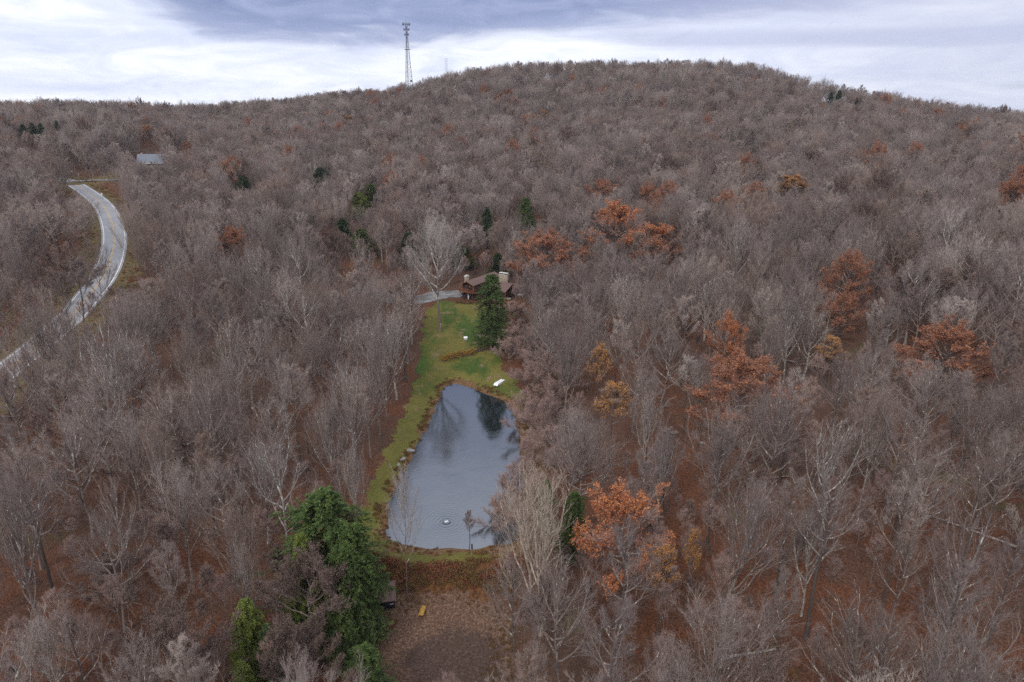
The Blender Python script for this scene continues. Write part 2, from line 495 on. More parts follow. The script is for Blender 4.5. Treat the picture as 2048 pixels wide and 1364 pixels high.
class Acc:
    def __init__(s): s.V = []; s.T = []; s.Q = []; s.mt = []; s.mq = []; s.lt = []; s.lq = []; s.n = 0

    def add(s, V, T=None, Q=None, mi=0, lr=None):
        V = np.asarray(V, float).reshape(-1, 3)
        if T is not None and len(T):
            s.T.append(np.asarray(T, int) + s.n); s.mt.append(np.full(len(T), mi)); s.lt.append(np.full(len(T), .5) if lr is None else lr)
        if Q is not None and len(Q):
            s.Q.append(np.asarray(Q, int) + s.n); s.mq.append(np.full(len(Q), mi)); s.lq.append(np.full(len(Q), .5) if lr is None else lr)
        s.V.append(V); s.n += len(V)

    def box(s, x0, x1, y0, y1, z0, z1, mi=0):
        V = [(x, y, z) for x in (x0, x1) for y in (y0, y1) for z in (z0, z1)]
        s.add(V, Q=[(0, 1, 3, 2), (4, 6, 7, 5), (0, 4, 5, 1), (2, 3, 7, 6), (0, 2, 6, 4), (1, 5, 7, 3)], mi=mi)

    def tube(s, P, r, k=6, mi=0, cap=False):
        P = np.asarray(P, float); n = len(P); r = np.broadcast_to(r, (n,))
        tan = np.gradient(P, axis=0); tan /= np.linalg.norm(tan, axis=1)[:, None] + 1e-9
        ref = np.array([0.31, .95, .05]) if abs(tan[0][2]) > .6 else np.array([0, 0, 1.])
        a = np.cross(tan, ref); a /= np.linalg.norm(a, axis=1)[:, None] + 1e-9
        b = np.cross(tan, a)
        th = np.arange(k) * 2 * math.pi / k
        V = P[:, None] + r[:, None, None] * (a[:, None] * np.cos(th)[None, :, None] + b[:, None] * np.sin(th)[None, :, None])
        i = np.arange(n - 1)[:, None] * k; j = np.arange(k)[None]; j2 = (j + 1) % k
        Q = np.stack([i + j, i + j2, i + k + j2, i + k + j], -1).reshape(-1, 4)
        T = None
        V = V.reshape(-1, 3)
        if cap:
            V = np.vstack([V, P[0], P[-1]]); c0, c1 = n * k, n * k + 1
            T = [(c0, (q + 1) % k, q) for q in range(k)] + [(c1, (n - 1) * k + q, (n - 1) * k + (q + 1) % k) for q in range(k)]
        s.add(V, T=T, Q=Q, mi=mi)

    def beziers(s, A, B, C, r0, r1, mi=0, tip=True):
        """many curved 3-sided branches: A start, B control, C end"""
        N = len(A)
        if N == 0: return
        mid = A * .25 + B * .5 + C * .25
        rm = (r0 + r1) * .5
        ax = C - A; ax /= np.linalg.norm(ax, axis=1)[:, None] + 1e-9
        u = np.cross(ax, np.array([.37, .22, .9])); u /= np.linalg.norm(u, axis=1)[:, None] + 1e-9
        v = np.cross(ax, u)
        dirs = [u, -.5 * u + .866 * v, -.5 * u - .866 * v]
        rows = []
        for P, r in ((A, r0), (mid, rm), (C, r1)):
            rows.append(np.stack([P + d * r[:, None] for d in dirs], 1))
        V = np.stack(rows, 1).reshape(N, 9, 3)
        base = (np.arange(N) * 9)[:, None, None]
        q = np.array([[0, 1, 4, 3], [1, 2, 5, 4], [2, 0, 3, 5], [3, 4, 7, 6], [4, 5, 8, 7], [5, 3, 6, 8]])[None]
        s.add(V, Q=(base + q).reshape(-1, 4), mi=mi)

    def cones(s, A, C, r0, mi=0):
        N = len(A)
        if N == 0: return
        ax = C - A; ax /= np.linalg.norm(ax, axis=1)[:, None] + 1e-9
        u = np.cross(ax, np.array([.37, .22, .9])); u /= np.linalg.norm(u, axis=1)[:, None] + 1e-9
        v = np.cross(ax, u)
        V = np.stack([A + u * r0[:, None], A + (-.5 * u + .866 * v) * r0[:, None], A + (-.5 * u - .866 * v) * r0[:, None], C], 1)
        base = (np.arange(N) * 4)[:, None, None]
        t = np.array([[0, 1, 3], [1, 2, 3], [2, 0, 3]])[None]
        s.add(V, T=(base + t).reshape(-1, 3), mi=mi)

    def leaves(s, P, size, rng, mi=0, aspect=.7, flat=None, lrand=None, down=0.):
        """small leaf faces, each a kinked quad, at points P"""
        N = len(P)
        if N == 0: return
        size = np.broadcast_to(size, (N,))
        if flat is None:
            a = rng.normal(size=(N, 3))
        else:
            a = flat + rng.normal(size=(N, 3)) * .35
        a[:, 2] -= down
        a /= np.linalg.norm(a, axis=1)[:, None] + 1e-9
        b = np.cross(a, rng.normal(size=(N, 3)) + np.array([0, 0, 1.2 if flat is not None else 0])); b /= np.linalg.norm(b, axis=1)[:, None] + 1e-9
        h = size[:, None] * .5
        w = h * aspect
        V = np.stack([P - a * h, P + b * w, P + a * h, P - b * w], 1)
        base = (np.arange(N) * 4)[:, None]
        s.add(V, Q=base + np.arange(4)[None], mi=mi, lr=rng.rand(N) if lrand is None else lrand)

    def mesh(s, name, mats, smooth=False, leaf=False):
        V = np.vstack(s.V)
        T = np.vstack(s.T) if s.T else None; Q = np.vstack(s.Q) if s.Q else None
        mt = np.concatenate(s.mt) if s.mt else None; mq = np.concatenate(s.mq) if s.mq else None
        lr = np.concatenate(s.lt + s.lq) if leaf else None
        return np_mesh(name, V, T, Q, mt, mq, mats, smooth, lr)


def link(name, me, parent=None, loc=None, rz=0., **props):
    o = bpy.data.objects.new(name, me); COL.objects.link(o)
    if parent is not None: o.parent = parent
    if loc is not None: o.location = loc
    if rz: o.rotation_euler = (0, 0, rz)
    for k, v in props.items(): o[k] = v
    return o


def thing(name, label, category, loc, rz=0., group=None):
    o = link(name, None, None, loc, rz, label=label, category=category)
    if group: o['group'] = group
    return o

# ------------------------------------------------------------------ trees


def unit(v): return v / (np.linalg.norm(v, axis=-1, keepdims=True) + 1e-9)


def bez(A, B, C, t):
    t = t[:, None]
    return A * (1 - t) ** 2 + B * 2 * t * (1 - t) + C * t * t, unit((B - A) * (1 - t) + (C - B) * t)


def spawn(rng, A, B, C, n, t0, t1, lf, spread, up, maxlen=9., lmin=.3):
    """n side branches on each parent curve; returns start, control, end, parameter, parent index"""
    N = len(A)
    idx = np.repeat(np.arange(N), n)
    k = np.tile((np.arange(n) + .5) / n, N)
    t = t0 + (t1 - t0) * np.clip(k + rng.uniform(-.5, .5, N * n) / n, 0, 1)
    P, T = bez(A[idx], B[idx], C[idx], t)
    L = np.linalg.norm(C - A, axis=1)[idx]
    r = rng.normal(size=(N * n, 3)); r -= (r * T).sum(1)[:, None] * T; r = unit(r)
    d = unit(T * (1 - .45 * spread) + r * spread + np.array([0, 0, up]))
    ln = np.clip(L * lf * (1.15 - .6 * t) * rng.uniform(.65, 1.3, N * n), lmin, maxlen)[:, None]
    E = P + d * ln
    Cn = P + unit(T * .55 + d * .8 + r * .12) * ln * .5 + rng.normal(size=(N * n, 3)) * ln * .05
    return P, Cn, E, t, idx


def bare_tree(rng, H=18., R=5., style='broad', dens=1., thick=1., leafy=None, stems=1, tw=1., near=False):
    """returns trunk Acc, crown Acc (branches mat 0, fine twigs mat 1, leaves mat 2)"""
    tr, cr = Acc(), Acc()
    LA, LB, LC, LR = [], [], [], []
    for s_ in range(stems):
        ang0 = rng.uniform(0, 6.28)
        off = np.array([math.cos(ang0), math.sin(ang0), 0]) * (.35 * (stems > 1))
        leanv = np.array([math.cos(ang0), math.sin(ang0), 0]) * H * (rng.uniform(.08, .17) if stems > 1 else rng.uniform(0, .05))
        top = {'broad': .72, 'vase': .62, 'slender': .93, 'shrub': .5, 'open': .8, 'full': .75}[style] * H
        n = 9
        t = np.linspace(0, 1, n)
        wob = np.cumsum(rng.normal(size=(n, 3)) * H * .006, 0); wob[:, 2] = 0; wob -= wob[0]
        P = off + np.c_[np.zeros(n), np.zeros(n), top * t] + leanv * (t ** 1.5)[:, None] + wob
        P[0, 2] = -.6
        r0 = H * .0125 * thick * (.75 if stems > 1 else 1)
        rr = r0 * (1 - .72 * t ** .9); rr[0] *= 1.35
        tr.tube(P, rr, 7, 0)
        first = {'broad': .36, 'vase': .30, 'slender': .52, 'shrub': .12, 'open': .28, 'full': .24}[style]
        nl = int({'broad': 15, 'vase': 13, 'slender': 15, 'shrub': 9, 'open': 13, 'full': 19}[style] / (stems ** .5))
        for i in range(nl):
            k = (i + rng.uniform(.1, .9)) / nl
            zt = first + (1 - first) * k ** .8
            fi = zt * (n - 1); i0 = min(int(fi), n - 2); A = P[i0] * (1 - fi + i0) + P[i0 + 1] * (fi - i0)
            az = i * 2.4 + ang0 + rng.uniform(-.4, .4)
            o = np.array([math.cos(az), math.sin(az), 0])
            if style == 'slender':
                rad = R * (1 - .75 * k) * rng.uniform(.7, 1.15)
                E = A + o * rad + np.array([0, 0, rad * rng.uniform(.7, 1.4) + H * .03])
            elif style == 'vase':
                e = math.radians(25 + 62 * k)
                E = np.array([0, 0, H * .55]) + leanv + o * R * math.cos(e) * rng.uniform(.8, 1.15) + np.array([0, 0, H * .45 * math.sin(e) * rng.uniform(.85, 1.1)])
            elif style == 'full':
                e = math.radians(-32 + 118 * k)
                E = np.array([0, 0, H * .56]) + leanv + o * R * math.cos(e) * rng.uniform(.75, 1.12) + np.array([0, 0, H * .44 * math.sin(e) * rng.uniform(.85, 1.1)])
            elif style == 'shrub':
                e = math.radians(12 + 75 * k)
                E = leanv + o * R * math.cos(e) * rng.uniform(.8, 1.15) + np.array([0, 0, H * .95 * math.sin(e) * rng.uniform(.8, 1.1) + H * .1])
            else:
                e = math.radians(-4 + 88 * k)
                E = np.array([0, 0, H * .6]) + leanv + o * R * math.cos(e) * rng.uniform(.75, 1.15) + np.array([0, 0, H * .40 * math.sin(e) * rng.uniform(.85, 1.12)])
            D = E - A
            B = A + np.array([D[0] * .6, D[1] * .6, D[2] * .28]) + rng.normal(size=3) * np.linalg.norm(D) * .07
            m = 7; tt = np.linspace(0, 1, m)
            Q, _ = bez(np.tile(A, (m, 1)), np.tile(B, (m, 1)), np.tile(E, (m, 1)), tt)
            Q[1:-1] += rng.normal(size=(m - 2, 3)) * np.linalg.norm(D) * .012
            rl = min(r0 * .52, .015 * np.linalg.norm(D) * thick + .02) * (1 - .78 * tt) + .008
            cr.tube(Q, rl, 5, 0)
            LA.append(A); LB.append(B); LC.append(E); LR.append(rl[0])
    A, B, C = np.array(LA), np.array(LB), np.array(LC)
    n2, n3, n4 = (int(9 * dens), int(8 * dens), int(6 * dens)) if not near else (int(9 * dens), int(7.5 * dens), int(4.6 * dens))
    u2, u3, u4, s3 = (.40, .34, .28, .56) if not near else (.24, .20, .14, .66)
    sp = (.60 if near else .52) if style != 'slender' else .58
    P2, C2, E2, t2, i2 = spawn(rng, A, B, C, n2, .22, 1., .46, sp, u2, 4.8)
    r2 = (.024 * thick + .004 * rng.rand(len(P2))) * (1.15 if near else 1)
    cr.beziers(P2, C2, E2, r2, r2 * .45, 0)
    a3, b3, c3 = np.vstack([P2, (A + 2 * B + C) / 4]), np.vstack([C2, (B + C) / 2]), np.vstack([E2, C])
    P3, C3, E3, t3, i3 = spawn(rng, a3, b3, c3, n3, .15, 1., .48, s3, u3, 2.6)
    r3 = np.full(len(P3), .0125 * tw)
    cr.beziers(P3, C3, E3, r3, r3 * .6, 1)
    P4, C4, E4, t4, i4 = spawn(rng, P3, C3, E3, n4, .2, 1., .60, s3, u4, 1.4, .45)
    cr.cones(P4, E4, np.full(len(P4), .0105 * tw), 1)
    if leafy:
        keep = rng.rand(len(E4)) < leafy.get('frac', 1)
        if leafy.get('patch'):
            ph = leafy['patch']
            f = np.sin(E4[:, 0] * ph + 1.7) + np.sin(E4[:, 1] * ph + .3) + np.sin(E4[:, 2] * ph * .8 + 2)
            keep &= f > leafy.get('thr', 0)
        if leafy.get('top') is not None:
            keep &= E4[:, 2] > H * leafy['top'] + rng.normal(size=len(E4)) * H * .06
        K = np.where(keep)[0]
        m = leafy.get('per', 2)
        K = np.repeat(K, m)
        tt = rng.rand(len(K))[:, None]
        pos = P4[K] * (1 - tt) + E4[K] * tt + rng.normal(size=(len(K), 3)) * .13
        cr.leaves(pos, rng.uniform(.7, 1.3, len(K)) * leafy.get('size', .26), rng, 2, .75)
    return tr, cr


def evergreen(rng, H=14., R=4., kind='hemlock', dens=1., size=.25):
    tr, cr = Acc(), Acc()
    n = 8; t = np.linspace(0, 1, n)
    P = np.c_[rng.normal(size=n) * .05, rng.normal(size=n) * .05, H * t * .98]; P[0] = (0, 0, -.5)
    tr.tube(P, H * .013 * (1 - .93 * t) + .01, 7)
    nb = int(150 * dens); ph0 = rng.uniform(0, 6)
    A, B, C = [], [], []
    for i in range(nb):
        k = (i + rng.rand()) / nb
        z = H * (.07 + .92 * k)
        az = i * 2.399 + rng.uniform(-.5, .5)
        prof = (1 - k) ** (.50 if kind != 'spruce' else .85) * (.55 + .45 * min(1, k / .12))
        ln = R * prof * rng.uniform(.6, 1.15) * (1 + .22 * math.sin(az * 2 + z * .9 + ph0) + .16 * math.sin(az * 3 - z * 1.7 + ph0)) + .3
        o = np.array([math.cos(az), math.sin(az), 0])
        rise = (.25 if k > .6 else .02) * ln
        a = np.array([0, 0, z]); e = a + o * ln + np.array([0, 0, rise - ln * .26])
        b = a + o * ln * .5 + np.array([0, 0, rise + ln * .14])
        A.append(a); B.append(b); C.append(e)
    A, B, C = map(np.array, (A, B, C))
    r = np.linalg.norm(C - A, axis=1) * .010 + .01
    cr.beziers(A, B, C, r, r * .3, 0)
    P2, C2, E2, t2, i2 = spawn(rng, A, B, C, 11, .12, 1., .42, .72, -.02, 2.2)
    E2[:, 2] -= np.linalg.norm(E2 - P2, axis=1) * .15
    cr.beziers(P2, C2, E2, np.full(len(P2), .012), np.full(len(P2), .005), 0)
    m = int(34 * dens)
    idx = np.repeat(np.arange(len(P2)), m)
    tt = rng.rand(len(idx)) ** .8
    pos, tan = bez(P2[idx], C2[idx], E2[idx], tt)
    side = unit(np.cross(tan, [0, 0, 1.])) * np.where(rng.rand(len(idx)) < .5, -1, 1)[:, None]
    pos = pos + side * rng.uniform(.0, .16, len(idx))[:, None] + rng.normal(size=pos.shape) * .05
    lr = np.clip(.38 + .55 * (np.hypot(pos[:, 0], pos[:, 1]) / R - .5) * 0 + rng.normal(size=len(idx)) * .16 + .28 * (tt - .5) + np.repeat(rng.normal(size=len(P2)) * .12, m), 0, 1)
    cr.leaves(pos, rng.uniform(.6, 1.3, len(idx)) * size, rng, 1, .34, flat=tan * .8 + side * .7, lrand=lr, down=.18)
    # leading shoots
    k = 40; z = H * rng.uniform(.9, 1.0, k)
    p = np.c_[rng.normal(size=k) * .12, rng.normal(size=k) * .12, z]
    cr.leaves(p, np.full(k, size), rng, 1, .34, flat=np.c_[rng.normal(size=(k, 2)) * .5, np.ones(k)])
    return tr, cr


def rs(i): return np.random.RandomState(1000 + i)


TREES = {}   # kind -> list of (trunk mesh, crown mesh, joined mesh maker, H)


def reg(kind, acc, H, tm, cms, leaf=False, smooth=True):
    tr, cr = acc
    i = len(TREES.setdefault(kind, []))
    a = tr.mesh("trunk", [M[tm]], True)
    b = cr.mesh("crown", [M[c] for c in cms], False, leaf)
    TREES[kind].append(dict(trunk=a, crown=b, H=H, tr=tr, cr=cr, mats=[M[tm]] + [M[c] for c in cms], leaf=leaf))


for i, (st, R_, de, th, stm) in enumerate([('broad', 5.6, 1., 1., 1), ('broad', 6.8, 1.12, 1.1, 1), ('vase', 5.2, 1., 1., 1), ('vase', 6.2, 1., .9, 2), ('open', 6.0, 1., 1., 1), ('vase', 4.2, .85, .9, 2), ('vase', 5.6, .8, 1.1, 1), ('broad', 4.6, .85, 1., 1)]):
    reg('bare', bare_tree(rs(i), 18, R_, st, de, th, stems=stm), 18, 'bark', ('bark', 'twig'))
for i, (R_, th) in enumerate([(3.0, .8), (3.6, .85), (2.6, .75)]):
    reg('slender', bare_tree(rs(20 + i), 19, R_, 'slender', 1., th), 19, 'bark_dark', ('bark', 'twig'))
for i, (st, R_, stm) in enumerate([('vase', 5.0, 1), ('open', 5.6, 1)]):
    reg('pale', bare_tree(rs(30 + i), 19, R_, st, .9, 1.05, stems=stm), 19, 'bark_pale', ('bark_pale', 'twig'))
reg('lone', bare_tree(rs(46), 25, 6.8, 'broad', 1.15, 1.1, tw=.75), 25, 'bark', ('bark_pale', 'twig_pale'))
reg('lone', bare_tree(rs(45), 20, 4.6, 'open', 1., .8, tw=.8), 20, 'bark', ('bark_pale', 'twig_pale'))
reg('ochre', bare_tree(rs(41), 19, 4.6, 'vase', .85, 1.45, stems=3, tw=.8), 19, 'bark_ochre', ('bark_ochre', 'twig_ochre'))
for i, (st, R_) in enumerate([('full', 5.4), ('full', 5.2)]):
    reg('rust', bare_tree(rs(50 + i), 17, R_, st, 1., 1., leafy=dict(frac=.68, per=2, size=.23, top=.16)), 17, 'bark_dark', ('bark', 'twig_brown', 'rust'), True)
for i, (st, R_) in enumerate([('full', 5.6), ('full', 4.8)]):
    reg('bright', bare_tree(rs(60 + i), 17, R_, st, 1., 1., leafy=dict(frac=.85, per=2, size=.24, top=.16, patch=.8, thr=-.8)), 17, 'bark_dark', ('bark', 'twig_brown', 'brightrust'), True)
reg('gold', bare_tree(rs(70), 18, 3.4, 'slender', 1., .9, leafy=dict(frac=.30, per=2, size=.22, patch=1.1, thr=-.6)), 18, 'bark_dark', ('bark', 'twig', 'gold'), True)
reg('dull', bare_tree(rs(75), 14, 5.6, 'broad', 1., .8, leafy=dict(frac=.85, per=3, size=.16)), 14, 'bark_dark', ('bark', 'twig_brown', 'dullred'), True)
reg('hemlock', evergreen(rs(80), 15, 4.0), 15, 'bark_dark', ('bark_dark', 'hemlock'), True)
reg('hemlock', evergreen(rs(81), 15, 4.6), 15, 'bark_dark', ('bark_dark', 'hemlock'), True)
reg('bighem', evergreen(rs(86), 20, 6.6, dens=1.35, size=.26), 20, 'bark_dark', ('bark_dark', 'hemlock'), True)
reg('darkfir', evergreen(rs(82), 15, 3.4, 'spruce'), 15, 'bark_dark', ('bark_dark', 'darkfir'), True)
reg('yellowfir', evergreen(rs(83), 12, 3.6), 12, 'bark_dark', ('bark_dark', 'yellowfir'), True)
# the same trees with finer twigs, for those standing close to the camera
for i, (st, R_, de, th, stm) in enumerate([('broad', 5.2, 1., 1.15, 1), ('broad', 6.4, 1.08, 1.2, 1), ('open', 5.4, 1., 1.15, 1), ('vase', 6.2, 1., 1.0, 2), ('open', 6.0, 1., 1.15, 1), ('vase', 4.2, .9, 1.1, 2), ('vase', 5.6, .9, 1.2, 1), ('broad', 4.6, .9, 1.15, 1)]):
    reg('nbare', bare_tree(rs(100 + i), 18, R_, st, de, th, stems=stm, tw=.56, near=True), 18, 'bark', ('bark', 'twig'))
for i, (R_, th) in enumerate([(3.0, .9), (3.6, 1.0), (2.6, .85)]):
    reg('nslender', bare_tree(rs(120 + i), 19, R_, 'slender', 1., th, tw=.56, near=True), 19, 'bark_dark', ('bark', 'twig'))
for i, (st, R_, stm) in enumerate([('vase', 5.0, 1), ('open', 5.6, 1)]):
    reg('npale', bare_tree(rs(130 + i), 19, R_, st, .95, 1.15, stems=stm, tw=.56, near=True), 19, 'bark_pale', ('bark_pale', 'twig'))
for i in range(2):
    reg('shrub', bare_tree(rs(90 + i), 5, 3.4, 'shrub', 1., .8, stems=2, tw=.9), 5, 'bark', ('bark', 'twig_brown'))


def joined(v):
    """one mesh with trunk and crown, for the far wood"""
    a = Acc()
    for src, off in ((v['tr'], 0), (v['cr'], 1)):
        V = np.vstack(src.V)
        n0 = a.n
        a.V.append(V); a.n += len(V)
        if src.T: a.T.append(np.vstack(src.T) + n0); a.mt.append(np.concatenate(src.mt) + off); a.lt.append(np.concatenate(src.lt))
        if src.Q: a.Q.append(np.vstack(src.Q) + n0); a.mq.append(np.concatenate(src.mq) + off); a.lq.append(np.concatenate(src.lq))
    return a.mesh("tree_in_wood", v['mats'], False, v['leaf'])

# ------------------------------------------------------------------ ground


def lines(parts):
    out = []
    for a, b, s in parts: out.append(np.arange(a, b, s))
    return np.concatenate(out)


def fnoise(x, y, s, seed=0):
    a = np.sin(x / s * 1.0 + 1.7 * np.sin(y / s * .73 + seed) + seed) + np.sin(y / s * 1.13 + 1.5 * np.sin(x / s * .61 + 2 * seed)) \
        + .6 * np.sin((x + y) / s * 2.1 + seed * 3) + .5 * np.sin((x - 1.3 * y) / s * 3.3 + seed)
    return a / 3.1


def ground_mesh():
    X = lines([(-2600, -900, 100), (-900, -340, 20), (-340, -70, 2.5), (-70, -34, 1.5), (-34, 34, .6), (34, 80, 2), (80, 300, 6), (300, 900, 20), (900, 2700, 100)])
    Y = lines([(-600, -100, 50), (-100, 50, 6), (50, 75, 1.5), (75, 182, .6), (182, 300, 2), (300, 460, 3), (460, 1000, 10), (1000, 3600, 80)])
    nx, ny = len(X), len(Y)
    GX, GY = np.meshgrid(X, Y)
    Z = hgt(GX, GY)
    V = np.stack([GX, GY, Z], -1).reshape(-1, 3)
    i = np.arange(ny - 1)[:, None] * nx + np.arange(nx - 1)[None]
    Q = np.stack([i, i + 1, i + nx + 1, i + nx], -1).reshape(-1, 4)
    me = np_mesh("ground", V, None, Q, smooth=True)
    x, y = V[:, 0], V[:, 1]

    def att(name, w):
        a = me.attributes.new(name, 'FLOAT', 'POINT'); a.data.foreach_set("value", np.clip(w, 0, 1).astype(np.float32))
    n1 = fnoise(x, y, 1.6, 1) * 1.2
    near = (np.abs(x) < 90) & (y > 30) & (y < 330)
    one = np.full(x.shape, 1e3)

    def sd(P):
        d = one.copy(); d[near] = sdf_poly(x[near], y[near], P); return d + n1
    att("clearing", 1 - smin01((sd(CLEARING) + 2 + 1.5 * fnoise(x, y, 4, 5)) / 4))
    att("mud", 1 - smin01((sd(MUD) + 2.5 + 2 * fnoise(x, y, 3.1, 8)) / 6))
    att("dam", 1 - smin01((sd(DAMF) + 1) / 2.5))
    att("margin", 1 - smin01((sd(POND) - 3.0) / 2.5))
    w = np.zeros(x.shape)
    nr = (x < -30) & (x > -430) & (y > 60) & (y < 540)
    d, _ = seg_dist(x[nr], y[nr], ROAD); d2, _ = seg_dist(x[nr], y[nr], JUNC)
    w[nr] = 1 - smin01((np.minimum(d, d2 + 1) + n1[nr] - 8) / 4)
    att("verge", w)
    return me


def ground_mat():
    b = MatB("leaf_litter", .95, .1)
    big = b.noise(.02, 4, .6); mid = b.noise(.16, 5, .65); fine = b.noise(2.6, 4, .75); vf = b.noise(7, 3, .7)
    litter = b.ramp(fine, [(.28, (.040, .021, .015)), (.5, (.098, .050, .034)), (.70, (.185, .098, .062))])
    warm = b.ramp(fine, [(.28, (.052, .020, .011)), (.5, (.128, .050, .026)), (.72, (.215, .092, .045))])
    c = b.mix(b.step(mid, .40, .62), litter, warm)
    grey = b.ramp(vf, [(.3, (.045, .034, .028)), (.7, (.115, .085, .07))])
    c = b.mix(b.math('MULTIPLY', b.step(big, .45, .62), .55), c, grey)
    green = b.ramp(vf, [(.3, (.045, .05, .015)), (.7, (.13, .12, .04))])
    c = b.mix(b.math('MULTIPLY', b.step(b.noise(.07, 4, .6), .60, .70), .5), c, green)
    clr = b.ramp(b.noise(3.0, 5, .8), [(.30, (.042, .025, .018)), (.5, (.125, .073, .051)), (.66, (.29, .18, .125))])
    nz = b.noise(1.1, 5, .75)
    def am(n_, w=.9): return b.step(b.math("ADD", b.attr(n_), b.math("MULTIPLY", b.math("SUBTRACT", nz, .5), w * 2)), .32, .68)
    c = b.mix(am("clearing"), c, clr)
    mud = b.ramp(b.noise(2.2, 5, .75), [(.3, (.030, .021, .020)), (.56, (.060, .043, .040)), (.72, (.20, .13, .10))])
    c = b.mix(b.math("MULTIPLY", am("mud", 1.3), .65), c, mud)
    dam = b.ramp(b.noise(1.6, 5, .75), [(.28, (.05, .03, .015)), (.45, (.12, .05, .025)), (.6, (.17, .085, .03)), (.75, (.16, .14, .04))])
    c = b.mix(am("dam"), c, dam)
    mar = b.ramp(b.noise(1.8, 5, .75), [(.3, (.06, .035, .018)), (.5, (.16, .09, .045)), (.7, (.27, .17, .09))])
    c = b.mix(am("margin"), c, mar)
    ver = b.ramp(b.noise(1.2, 5, .7), [(.3, (.060, .052, .020)), (.5, (.125, .095, .045)), (.7, (.23, .15, .085))])
    c = b.mix(am("verge", .6), c, ver)
    b.col(c).bump(b.math('ADD', fine, b.noise(.9, 4, .7)), .9, .35)
    return b.m


gm = ground_mesh(); gm.materials.append(ground_mat())
ground = link("ground", gm, kind="structure", label="leaf-covered forest floor and hill")


def sheet(name, poly, cell, lift, mat, wob=.8, seed=2, zfix=None, label=None):
    P = np.asarray(poly)
    x0, y0 = P[:, :2].min(0) - 1; x1, y1 = P[:, :2].max(0) + 1
    X = np.arange(x0, x1, cell); Y = np.arange(y0, y1, cell)
    GX, GY = np.meshgrid(X, Y)
    d = sdf_poly(GX.ravel(), GY.ravel(), P).reshape(GX.shape) + fnoise(GX, GY, 1.4, seed) * wob + np.random.RandomState(seed).normal(size=GX.shape) * wob * .25
    Z = hgt(GX, GY) + lift if zfix is None else np.full(GX.shape, zfix)
    ny, nx = GX.shape
    cc = (d[:-1, :-1] + d[1:, :-1] + d[:-1, 1:] + d[1:, 1:]) / 4
    keep = cc < 0
    i = (np.arange(ny - 1)[:, None] * nx + np.arange(nx - 1)[None])[keep]
    Q = np.stack([i, i + 1, i + nx + 1, i + nx], -1)
    used = np.unique(Q); rm = np.full(nx * ny, -1); rm[used] = np.arange(len(used))
    V = np.stack([GX.ravel(), GY.ravel(), Z.ravel()], -1)[used]
    me = np_mesh(name, V, None, rm[Q], smooth=True); me.materials.append(mat)
    return link(name, me, kind="structure", **({'label': label} if label else {}))


def lawn_mat():
    b = MatB("lawn_grass", .9, .15)
    f = b.noise(3.2, 5, .75); g = b.noise(.12, 4, .6); vf = b.noise(9, 3, .7)
    green = b.ramp(f, [(.28, (.018, .036, .008)), (.5, (.044, .080, .014)), (.72, (.092, .118, .030))])
    olive = b.ramp(f, [(.28, (.062, .058, .014)), (.5, (.135, .120, .028)), (.72, (.21, .170, .055))])
    b2 = b.step(b.noise(.09, 5, .65, b.vec("Object", (1, .8, 1))), .40, .58)
    c = b.mix(b2, green, olive)
    v = b.nt.nodes.new("ShaderNodeSeparateXYZ"); b.nt.links.new(b.tc.outputs["Object"], v.inputs[0])
    c = b.mix(b.math('MULTIPLY', b.step(v.outputs[1], 172, 150), .8), c, olive)     # the mown track by the water is drier
    dead = b.ramp(vf, [(.3, (.13, .075, .045)), (.7, (.28, .19, .12))])
    c = b.mix(b.step(b.noise(.22, 5, .7), .56, .70), c, dead)
    c = b.mix(b.step(b.noise(1.9, 4, .8), .66, .72), c, (.32, .22, .13))
    return b.col(c).bump(vf, .8, .15).m


sheet("lawn", LAWN, .4, .05, lawn_mat(), 1.5, 3, label="mown green lawn running from house round the pond")


def ribbon(name, P, w, lift, mat, label=None, z_off=0., kind="structure", dash=None, off=0.):
    """strip following the centreline P (x, y, z), OFF to its side"""
    P = np.asarray(P, float)
    T = np.gradient(P[:, :2], axis=0); T /= np.linalg.norm(T, axis=1)[:, None]
    N_ = np.c_[T[:, 1], -T[:, 0]]
    L_ = P[:, :2] + N_ * (off - w / 2); R_ = P[:, :2] + N_ * (off + w / 2)
    z = P[:, 2] + lift
    V = np.concatenate([np.c_[L_, z], np.c_[R_, z]])
    n = len(P)
    Q = [(i, i + 1, n + i + 1, n + i) for i in range(n - 1)]
    if dash: Q = [q for q in Q if (q[0] // dash) % 3 != 2]
    me = np_mesh(name, V, None, Q); me.materials.append(mat)
    return link(name, me, kind=kind, **({'label': label} if label else {}))


def asphalt():
    b = MatB("weathered_asphalt", .5, .6)
    f = b.noise(6, 4, .7); g = b.noise(.15, 4, .6); s = b.noise(.5, 3, .6)
    c = b.ramp(f, [(.3, (.21, .21, .22)), (.7, (.30, .30, .315))])
    c = b.mix(b.math('MULTIPLY', b.step(g, .4, .7), .4), c, (.30, .29, .295))
    return b.col(c).bump(f, .3, .02).m


def resample(P, step):
    P = np.asarray(P); d = np.r_[0, np.cumsum(np.hypot(*np.diff(P[:, :2], axis=0).T))]
    t = np.arange(0, d[-1], step)
    return np.c_[tuple(np.interp(t, d, P[:, k]) for k in range(3))]


